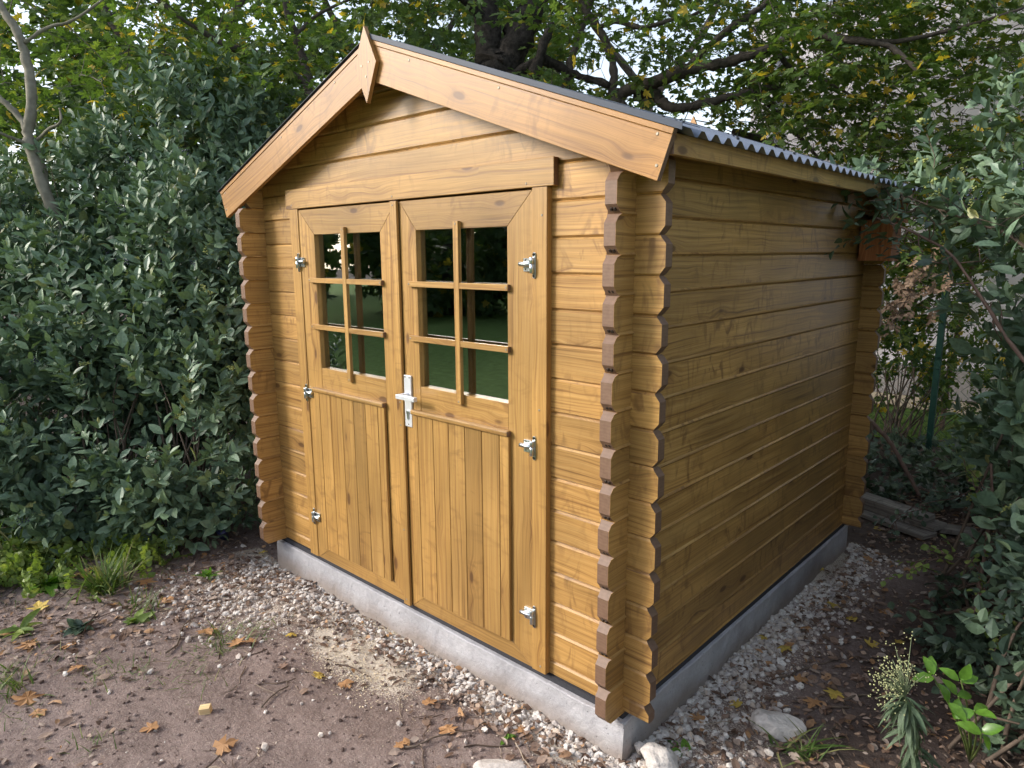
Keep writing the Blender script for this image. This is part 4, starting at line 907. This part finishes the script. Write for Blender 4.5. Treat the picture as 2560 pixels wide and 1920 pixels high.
L3 = np.stack([rng.uniform(.05, 1.6, 9000), rng.uniform(-.5, 3.6, 9000)], -1); L3 = L3[(vnoise(L3[:, 0]*3, L3[:, 1]*3, 61) > .15)]
L4 = np.stack([rng.uniform(-3.3, -1.9, 1500), rng.uniform(-1.3, .1, 1500)], -1)
L5 = np.stack([rng.uniform(-1.2, 1.8, 1300), rng.uniform(2.4, 4.6, 1300)], -1)
flakes('leaf_litter', clean(np.concatenate([L1, L2, L3, L4, L5])), .012, .050, LITTER, lift=.007)
tw = np.concatenate([np.stack([rng.uniform(-3.2, .5, 900), rng.uniform(-1.8, -.03, 900)], -1), np.stack([rng.uniform(.05, 1.5, 700), rng.uniform(-.4, 3.4, 700)], -1)]); tw = clean(tw[vnoise(tw[:, 0]*1.6, tw[:, 1]*1.6, 63) > .4]); m = len(tw)
def bit():
    y = np.linspace(0, 1, 5); xx = np.cumsum(np.random.default_rng(random.randrange(9999)).normal(0, .05, 5)); V = np.concatenate([np.stack([xx-.016, y, 0*y], -1), np.stack([xx+.016, y, 0*y], -1), np.stack([xx, y, 0*y+.03], -1)]); F = []
    for i in range(4):
        for p, q in ((0, 2), (2, 1)): F += [(p*5+i, q*5+i, q*5+i+1), (p*5+i, q*5+i+1, p*5+i+1)]
    return V, np.array(F)
a = rng.uniform(0, 6.28, m); V, F = scatter([bit() for _ in range(8)], on_ground(tw, .004), np.stack([np.cos(a), np.sin(a), rng.normal(0, .12, m)], -1), np.array((0, 0, 1.))+rnd(m, .1), .03*(5.5**rng.random(m)))
tag(fastmesh('twig_litter', V, F, islandmat('dry_stalk_bits', [(0, (.09, .06, .045)), (.6, (.20, .145, .11)), (1, (.36, .29, .22))], rough=.8, bmp=.2)), kind='stuff')
c2 = gnd(1060, 1600); S1 = cloud(3400, c2[0]-.02, c2[1]+.01, .34, .10, .30); S2 = cloud(900, *gnd(890, 1680)[:2], .16, .06)
flakes('wood_shavings', clean(np.concatenate([S1, S2])), .004, .011, CHIPS, tilt=.3, lift=.002)
# twigs lying about: countable sticks are single things, measured from the photograph
for lab, a, b_, r in (('long thin stem lying across the soil before the doors', (1000, 1880), (1250, 1800), .004), ('forked dry stem on the soil left of the doors', (430, 1640), (485, 1540), .005),
                      ('dry bent twig lying by the patch of gravel', (475, 1555), (525, 1580), .004), ('thin dry twig on the soil near the small wood block', (650, 1770), (740, 1700), .004),
                      ('thin curved root on the dark soil right of the pale stone', (2075, 1800), (2100, 1900), .004), ('thin brown twig lying beyond the pale stone', (2090, 1770), (2190, 1735), .005),
                      ('thin twig across the leaf litter beside the slab', (1960, 1690), (2080, 1655), .004)):
    A, B = gnd(*a), gnd(*b_); t = np.linspace(0, 1, 7)[:, None]; Q = A+(B-A)*t; Q[:, :2] += rng.normal(0, .012, (7, 2)); Q[:, 2] = gz(Q[:, 0], Q[:, 1])+.006+.006*rng.random(7)
    mb = MB(); mb.tube(Q, np.linspace(r, r*.5, 7), 6); tag(mb.build('twig', TWIGM), lab, 'twig')
# fallen leaves one can point to
lobs = [lobed_leaf(random.uniform(.1, .6), jitter=.07) for _ in range(6)]; lm = {}
def fallen(px, py, mat, size, label, group=None, k=None):
    p = gnd(px, py); k = random.randrange(6) if k is None else k; key = (k, mat.name)
    if key not in lm:
        o = fastmesh('fallen_leaf', lobs[k][0], lobs[k][1], mat); lm[key] = o.data
    else: o = link('fallen_leaf', lm[key])
    o.location = (p[0], p[1], float(gz(p[0], p[1]))+.012); o.scale = (size,)*3; o.rotation_euler = (random.uniform(-.25, .25), random.uniform(-.25, .25), random.uniform(0, 6.28)); tag(o, label, 'fallen leaf', group)
for px, py, s, lab in ((100, 1535, .085, 'bright yellow leaf lying on the soil at the far left below the weeds'), (718, 1592, .05, 'small yellow leaf on the soil near the gravel patch'), (790, 1698, .055, 'yellow leaf on the soil below the left door'),
                       (2087, 1733, .07, 'bright yellow leaf on the dark soil beyond the pale stone'), (2169, 1612, .06, 'yellow leaf standing up in the litter by the flowering weed'), (1978, 1846, .045, 'yellow leaf resting against the pale limestone'),
                       (1917, 1588, .05, 'yellow leaf on the gravel close to the side of the slab'), (2204, 1317, .055, 'yellow leaf in front of the plank stack'), (648, 1378, .05, 'pale yellow leaf under the left corner logs'), (2247, 1610, .04, 'round orange yellow leaf near the bright green seedling')):
    fallen(px, py, YELL, s, lab)
for px, py, s in ((82, 1630, .085), (190, 1620, .07), (510, 1585, .075), (590, 1625, .075), (640, 1615, .06), (210, 1670, .065), (65, 1770, .10), (105, 1782, .055), (395, 1825, .06), (540, 1885, .075), (365, 1456, .08), (434, 1504, .10), (291, 1519, .05), (195, 1436, .13)):
    fallen(px, py, ORNG, s, 'orange brown lobed leaf on the bare soil between the shrubs and the wood block', 'orange brown leaves on the bare soil')
for px, py, s in ((1320, 1825, .065), (1059, 1764, .06), (857, 1706, .06), (996, 1879, .045), (1116, 1838, .07), (712, 1677, .05)):
    fallen(px, py, ORNG if px != 712 else BRWN, s, 'orange or brown lobed leaf on the soil in front of the double doors', 'leaves in front of the doors')
for px, py, s in ((2039, 1755, .065), (1965, 1612, .06), (2104, 1612, .10), (1900, 1700, .05), (2010, 1560, .055), (2085, 1500, .06), (2120, 1440, .06), (2180, 1395, .05), (2060, 1420, .045), (2150, 1700, .05), (1990, 1700, .06), (2210, 1520, .06), (1850, 1760, .05), (1760, 1790, .06), (2260, 1420, .06), (2140, 1550, .05)):
    fallen(px, py, random.choice((ORNG, BRWN, BRWN, YELL)), s, 'lobed autumn leaf in the leaf litter along the side wall path', 'autumn leaves along the side path')

# ------------------------------------------------------------------ weeds and ground cover
def blade_temp():
    ln = 1.; w_ = random.uniform(.018, .035); bend = random.uniform(.2, 1.1); V = []
    for i in range(5):
        t = i/4; y = ln*math.sin(t*bend)/bend; z = -ln*(1-math.cos(t*bend))/bend; ww = w_*(1-t**1.5)
        V += [(-ww, y, z), (ww, y, z)]
    F = []
    for i in range(4): a = 2*i; F += [(a, a+1, a+3), (a, a+3, a+2)]
    return np.array(V), np.array(F)
BLADE = [blade_temp() for _ in range(8)]
def grass(name, P, lo, hi, label=None, cat=None, mat=GRASSM, lean=.5):
    n = len(P); d = np.array((0, 0, 1.))+rnd(n, lean)*(1, 1, .3); up = np.stack([-d[:, 0], -d[:, 1], d[:, 2]*0+.2], -1)+rnd(n, .2)
    V, F = scatter(BLADE, on_ground(P, -.004), d, up, rng.uniform(lo, hi, n)); o = fastmesh(name, V, F, mat)
    return tag(o, label, cat) if label else tag(o, kind='stuff')
def tuft(px, py, n, s): p = gnd(px, py); return cloud(n, p[0], p[1], s, s*.7)
grass('grass_tuft', tuft(268, 1478, 170, .055), .10, .27, 'tall tuft of thin grass beside the shrubs on the left', 'grass tuft')
grass('grass_tuft', tuft(20, 1720, 90, .06), .06, .14, 'grass tuft cut by the left edge of the view', 'grass tuft')
grass('grass_tuft', tuft(355, 1525, 60, .05), .05, .13, 'small grass tuft left of the gravel patch', 'grass tuft')
grass('grass_tuft', tuft(560, 1600, 80, .08), .04, .12, 'thin grass tuft at the near edge of the gravel patch', 'grass tuft', lean=.8)
grass('grass_tuft', tuft(1990, 1870, 40, .04), .08, .20, 'few green grass blades beside the pale limestone', 'grass tuft', lean=1.0)
GP = [tuft(*a) for a in ((500, 1650, 70, .10), (240, 1690, 60, .07), (340, 1690, 60, .07), (480, 1720, 30, .08), (660, 1560, 40, .08), (230, 1860, 30, .07), (20, 1800, 40, .08), (60, 1470, 90, .14), (420, 1440, 40, .1), (150, 1650, 20, .06))]
grass('grass', np.concatenate(GP), .025, .08, lean=.9)
grass('tall_grass', np.concatenate([tuft(60, 1400, 130, .13), tuft(-80, 1400, 160, .2)]), .12, .38, 'long loose grass at the foot of the shrubs in the left corner', 'grass tuft')
PL = np.concatenate([np.stack([rng.uniform(-6, 7, 5000), rng.uniform(4.9, 5.7, 5000)], -1)])
n = len(PL); V, F = scatter(BLADE, np.column_stack([PL, np.full(n, -.12)]), np.array((0, 0, 1.))+rnd(n, .4), rnd(n), rng.uniform(.05, .13, n)); tag(fastmesh('lawn_grass', V, F, GRASSM), kind='stuff')
def rosette(name, label, px, py, n, ln, mat, w=.35, cat='weed', upa=(.3, .9)):
    p = gnd(px, py); a = rng.uniform(0, 6.28, n); e = rng.uniform(*upa, n); d = np.stack([np.cos(a)*np.cos(e), np.sin(a)*np.cos(e), np.sin(e)], -1)
    T_ = [oval_leaf(w, .35, random.uniform(.2, .7)) for _ in range(5)]; P = np.tile((p[0], p[1], float(gz(p[0], p[1]))), (n, 1))+rnd(n, .012)*(1, 1, 0)
    V, F = scatter(T_, P, d, np.array((0, 0, 1.))+rnd(n, .2), ln*rng.uniform(.6, 1.2, n)); return tag(fastmesh(name, V, F, mat, smooth=True), label, cat)
rosette('weed', 'bright green broad leaved weed rosette by the shrubs at left', 125, 1465, 22, .12, BRIGHT, .42)
rosette('weed', 'toothed dandelion like weed near the left edge on the soil', 45, 1590, 20, .10, PALE, .30)
rosette('weed', 'small dark leafy weed on the soil right of the yellow leaf', 200, 1585, 22, .06, IVY, .6)
rosette('weed', 'small green weed on the edge of the gravel patch', 520, 1445, 16, .06, BRIGHT, .3, upa=(.5, 1.3))
rosette('weed', 'pale weed with grass by the dry stem', 345, 1560, 20, .07, PALE, .5)
rosette('weed', 'two leaved green seedling in the gravel at the front right corner', 1705, 1862, 7, .05, BRIGHT, .6, upa=(.2, .8))
rosette('weed', 'tiny bright weed on the soil at the bottom edge', 1268, 1850, 5, .035, BRIGHT, .6, upa=(.1, .5))
CV = np.concatenate([cloud(240, *gnd(70, 1410)[:2], .22, .13), cloud(120, *gnd(330, 1385)[:2], .16, .07), cloud(90, *gnd(-60, 1450)[:2], .2, .15)]); m = len(CV)
V, F = scatter([oval_spray(.03, 9, .10, .85) for _ in range(5)], on_ground(CV, .01+.0), np.array((0, 0, .9))+rnd(m, .5), rnd(m), rng.uniform(.7, 1.4, m)); tag(fastmesh('clover_patch', V, F, PALE), kind='stuff')
# ivy and creeping cover at lower right and behind the shed
def cover(name, P, h, temps, mat, sc):
    m = len(P); Q = on_ground(P); Q[:, 2] += h*rng.random(m)**1.3; d = rnd(m); d[:, 2] = np.abs(d[:, 2])*.5+.1
    V, F = scatter(temps, Q, d, np.array((0, 0, 1.))+rnd(m, .35), sc*rng.uniform(.7, 1.3, m)); return tag(fastmesh(name, V, F, mat), kind='stuff')
IVT = [merge([place(*lobed_leaf(random.uniform(.1, .4), jitter=.05), np.array((random.gauss(0, .04), random.uniform(0, .16), random.gauss(0, .012))), np.array((random.gauss(0, 1), random.gauss(.5, .7), random.gauss(0, .2))), np.array((random.gauss(0, .3), random.gauss(0, .3), 1.)), random.uniform(.035, .06)) for _ in range(7)]) for _ in range(8)]
x = rng.uniform(.62, 1.7, 520); y = rng.uniform(.75, 2.6, 520); k = (x > .70+.10*np.sin(y*3)) & ~((x < .86) & (y < 1.2)); cover('ivy_ground_cover', np.stack([x, y], -1)[k], .16, IVT+OVALT[:3], IVY, 1.)
x = rng.uniform(-1.5, 2.2, 520); y = rng.uniform(3.15, 4.45, 520); cover('ivy_ground_cover', np.stack([x, y], -1), .16, IVT+OVALT[:2], IVY, 1.15)
shrub('low_shrub', 'low dark leafed shrub filling the right edge above the ivy', [(2720, 1640, 2.15, .18, .22, .18), (2760, 1500, 2.4, .2, .25, .2), (2690, 1780, 2.0, .12, .2, .12)], 130, 24, OVALT, IVY, .85, clear=False, shell=.4)
# sapling with pale leaves
branch_with_leaves('sapling', 'thin upright sapling with pale green leaves at the right of the path', [(2432, 1545, 2.95), (2452, 1440, 2.93), (2470, 1330, 2.92), (2480, 1240, 2.92), (2478, 1160, 2.92)], .009, .006, 4, [oval_spray(.04, 4, .1, .8)], PALE, .05, .8, BARKR, 'sapling')
branch_with_leaves('bramble_shoot', 'arching shoot with small pale green leaves low over the leaf litter', [(2470, 1470, 2.85), (2430, 1405, 2.85), (2380, 1390, 2.85), (2330, 1400, 2.85), (2300, 1420, 2.85)], .003, .0015, 9, [oval_spray(.036, 5, .12, .85) for _ in range(3)], PALE, .03, .9, BARKR, 'shoot')
branch_with_leaves('bramble_shoot', 'arching shoot with pale leaves hanging beside the sapling stem', [(2480, 1440, 2.75), (2455, 1480, 2.7), (2440, 1520, 2.68), (2465, 1560, 2.65)], .003, .0015, 8, [oval_spray(.036, 5, .12, .85) for _ in range(3)], PALE, .035, .9, BARKR, 'shoot')
branch_with_leaves('bramble_shoot', 'thin arching shoot with dark leaves in front of the plank stack', [(2500, 1180, 3.6), (2400, 1240, 3.7), (2330, 1255, 3.75), (2270, 1275, 3.8), (2215, 1330, 3.85)], .003, .0015, 14, [oval_spray(.045, 5, .12, .7) for _ in range(3)], IVY, .03, .9, BARKR, 'shoot')
# bright seedling: paired glossy leaves on short shoots
sd = empty('seedling', tuple(gnd(2420, 1900)), 'bright light green glossy seedling in the lower right corner', 'seedling'); VV = []; sb = MB(); b0 = gnd(2425, 1905)
for (px, py, d, lv) in ((2332, 1692, 1.98, ((-1, .0, .05), (-.1, .5, .8), (.45, .5, .9))), (2402, 1702, 1.94, ((-.9, .2, .8), (1, .0, .35), (.1, -.3, .6))), (2396, 1742, 1.95, ((-.6, 0, .9), (.8, .1, .1), (-.3, -.3, -.6))),
                     (2372, 1752, 1.93, ((-.3, -.2, .9), (.2, -.4, -.2))), (2436, 1776, 1.90, ((-1, 0, -.25), (.9, .1, .25), (.2, -.6, .2))), (2452, 1832, 1.88, ((.55, 0, -.9), (-.9, 0, .55), (.3, -.3, .3)))):
    c = at(px, py, d); t = np.linspace(0, 1, 5)[:, None]; sb.tube(b0+(c-b0)*t+np.array((.01, 0, .01))*np.sin(t*3.1), np.linspace(.004, .002, 5), 6)
    for (r_, f_, u_) in lv:
        dd = AR*r_+AF*f_+AU*u_; V_, F_ = oval_leaf(.55, .3, random.uniform(.1, .35)); VV.append(place(V_, F_, c+rng.normal(0, .003, 3), dd, np.array((0, 0, 1.))-AF*.7, random.uniform(.050, .066)))
sb.build('stem', simple('green_stem', (.12, .17, .04), .5), sd); fastmesh('foliage', *merge(VV), BRIGHT, sd, smooth=True)
# flowering weed: drooping grey green narrow leaves, loose panicle of cream buds
wd = empty('flowering_weed', tuple(gnd(2300, 1950)), 'grey green weed with narrow drooping leaves and a loose head of cream seed buds', 'weed'); b0 = gnd(2300, 1960); c = at(2262, 1742, 1.95); t = np.linspace(0, 1, 12)[:, None]
Q = b0+(c-b0)*t+np.array((0, 0, .03))*np.sin(t*3.1); sb = MB(); sb.tube(Q, np.linspace(.005, .002, 12), 7); VV = []
for i in range(110):
    q = Q[rng.integers(3, 12)]; a = rng.uniform(0, 6.28); V_, F_ = oval_leaf(.20, .2, random.uniform(.4, 1.1)); VV.append(place(V_, F_, q, np.array((math.cos(a), math.sin(a), random.uniform(-.9, .3))), np.array((0, 0, 1.))+rng.normal(0, .2, 3), random.uniform(.045, .085)))
fastmesh('foliage', *merge(VV), GREYG, wd); BB = []
for i in range(46):
    s_ = Q[-1]; e = at(rng.normal(2235, 32), rng.normal(1690, 34), rng.uniform(1.88, 2.02)); sb.tube([s_, (s_+e)/2+np.array((0, 0, .012)), e], [.0016, .0012, .0008], 4, cap=False)
    for j in range(7): BB.append((ICO[0]*rng.uniform(.0014, .0030)+e+rng.normal(0, .012, 3), ICO[1]))
sb.build('stem', simple('pale_green_stem', (.16, .20, .10), .6), wd); fastmesh('seed_head', *merge(BB), FLUFF, wd, smooth=True)

# ------------------------------------------------------------------ trees across the lawn behind the photographer (seen in the panes)
VB = [maple_spray(.34, 8, 1.0, .6) for _ in range(4)]; first = None
for i, (x, y, s) in enumerate(((-13, -11, 1.), (-9.3, -14.4, 1.1), (-5.2, -15.6, .95), (-1.2, -16.3, 1.15), (3.2, -16.0, 1.), (7.4, -15, 1.1), (11, -12.5, .9), (-15.2, -6.2, .9), (-14.6, -1.8, .8), (-22, -19, 1.4), (-16, -23, 1.45), (-10, -25, 1.4), (-3, -26, 1.5), (5, -26, 1.45), (-25, -10, 1.3))):
    if first is None:
        first = empty('garden_tree', (x, y, -.14), 'dense dark tree across the lawn, mirrored in the window panes', 'tree', 'trees across the lawn')
        m = 420; u = rnd(m); u /= np.linalg.norm(u, axis=1, keepdims=True); P = u*np.array((2.1, 1.7, 2.0))*(.55+.5*rng.random(m)[:, None])+np.array((0, 0, 2.3)); P = P[P[:, 2] > .3]; m = len(P)
        V, F = scatter(VB, P+np.array((x, y, -.14)), P-np.array((0, 0, 2.2))+rnd(m, .4), rnd(m), np.ones(m)); fastmesh('foliage', V, F, MAPLEB, first)
        tb = MB(); tb.tube([(x, y, -.3), (x+.05, y, 1.2), (x, y, 2.6)], [.2, .16, .1], 9); tb.build('trunk', BARKM, first)
    else:
        r_ = first.copy(); COL.objects.link(r_); r_.location = (x, y, -.14); r_.scale = (s, s, s*1.05); r_.rotation_euler = (0, 0, i*1.3)
        for ch in list(first.children): q = ch.copy(); COL.objects.link(q); q.parent = r_; q.matrix_parent_inverse = ch.matrix_parent_inverse.copy()
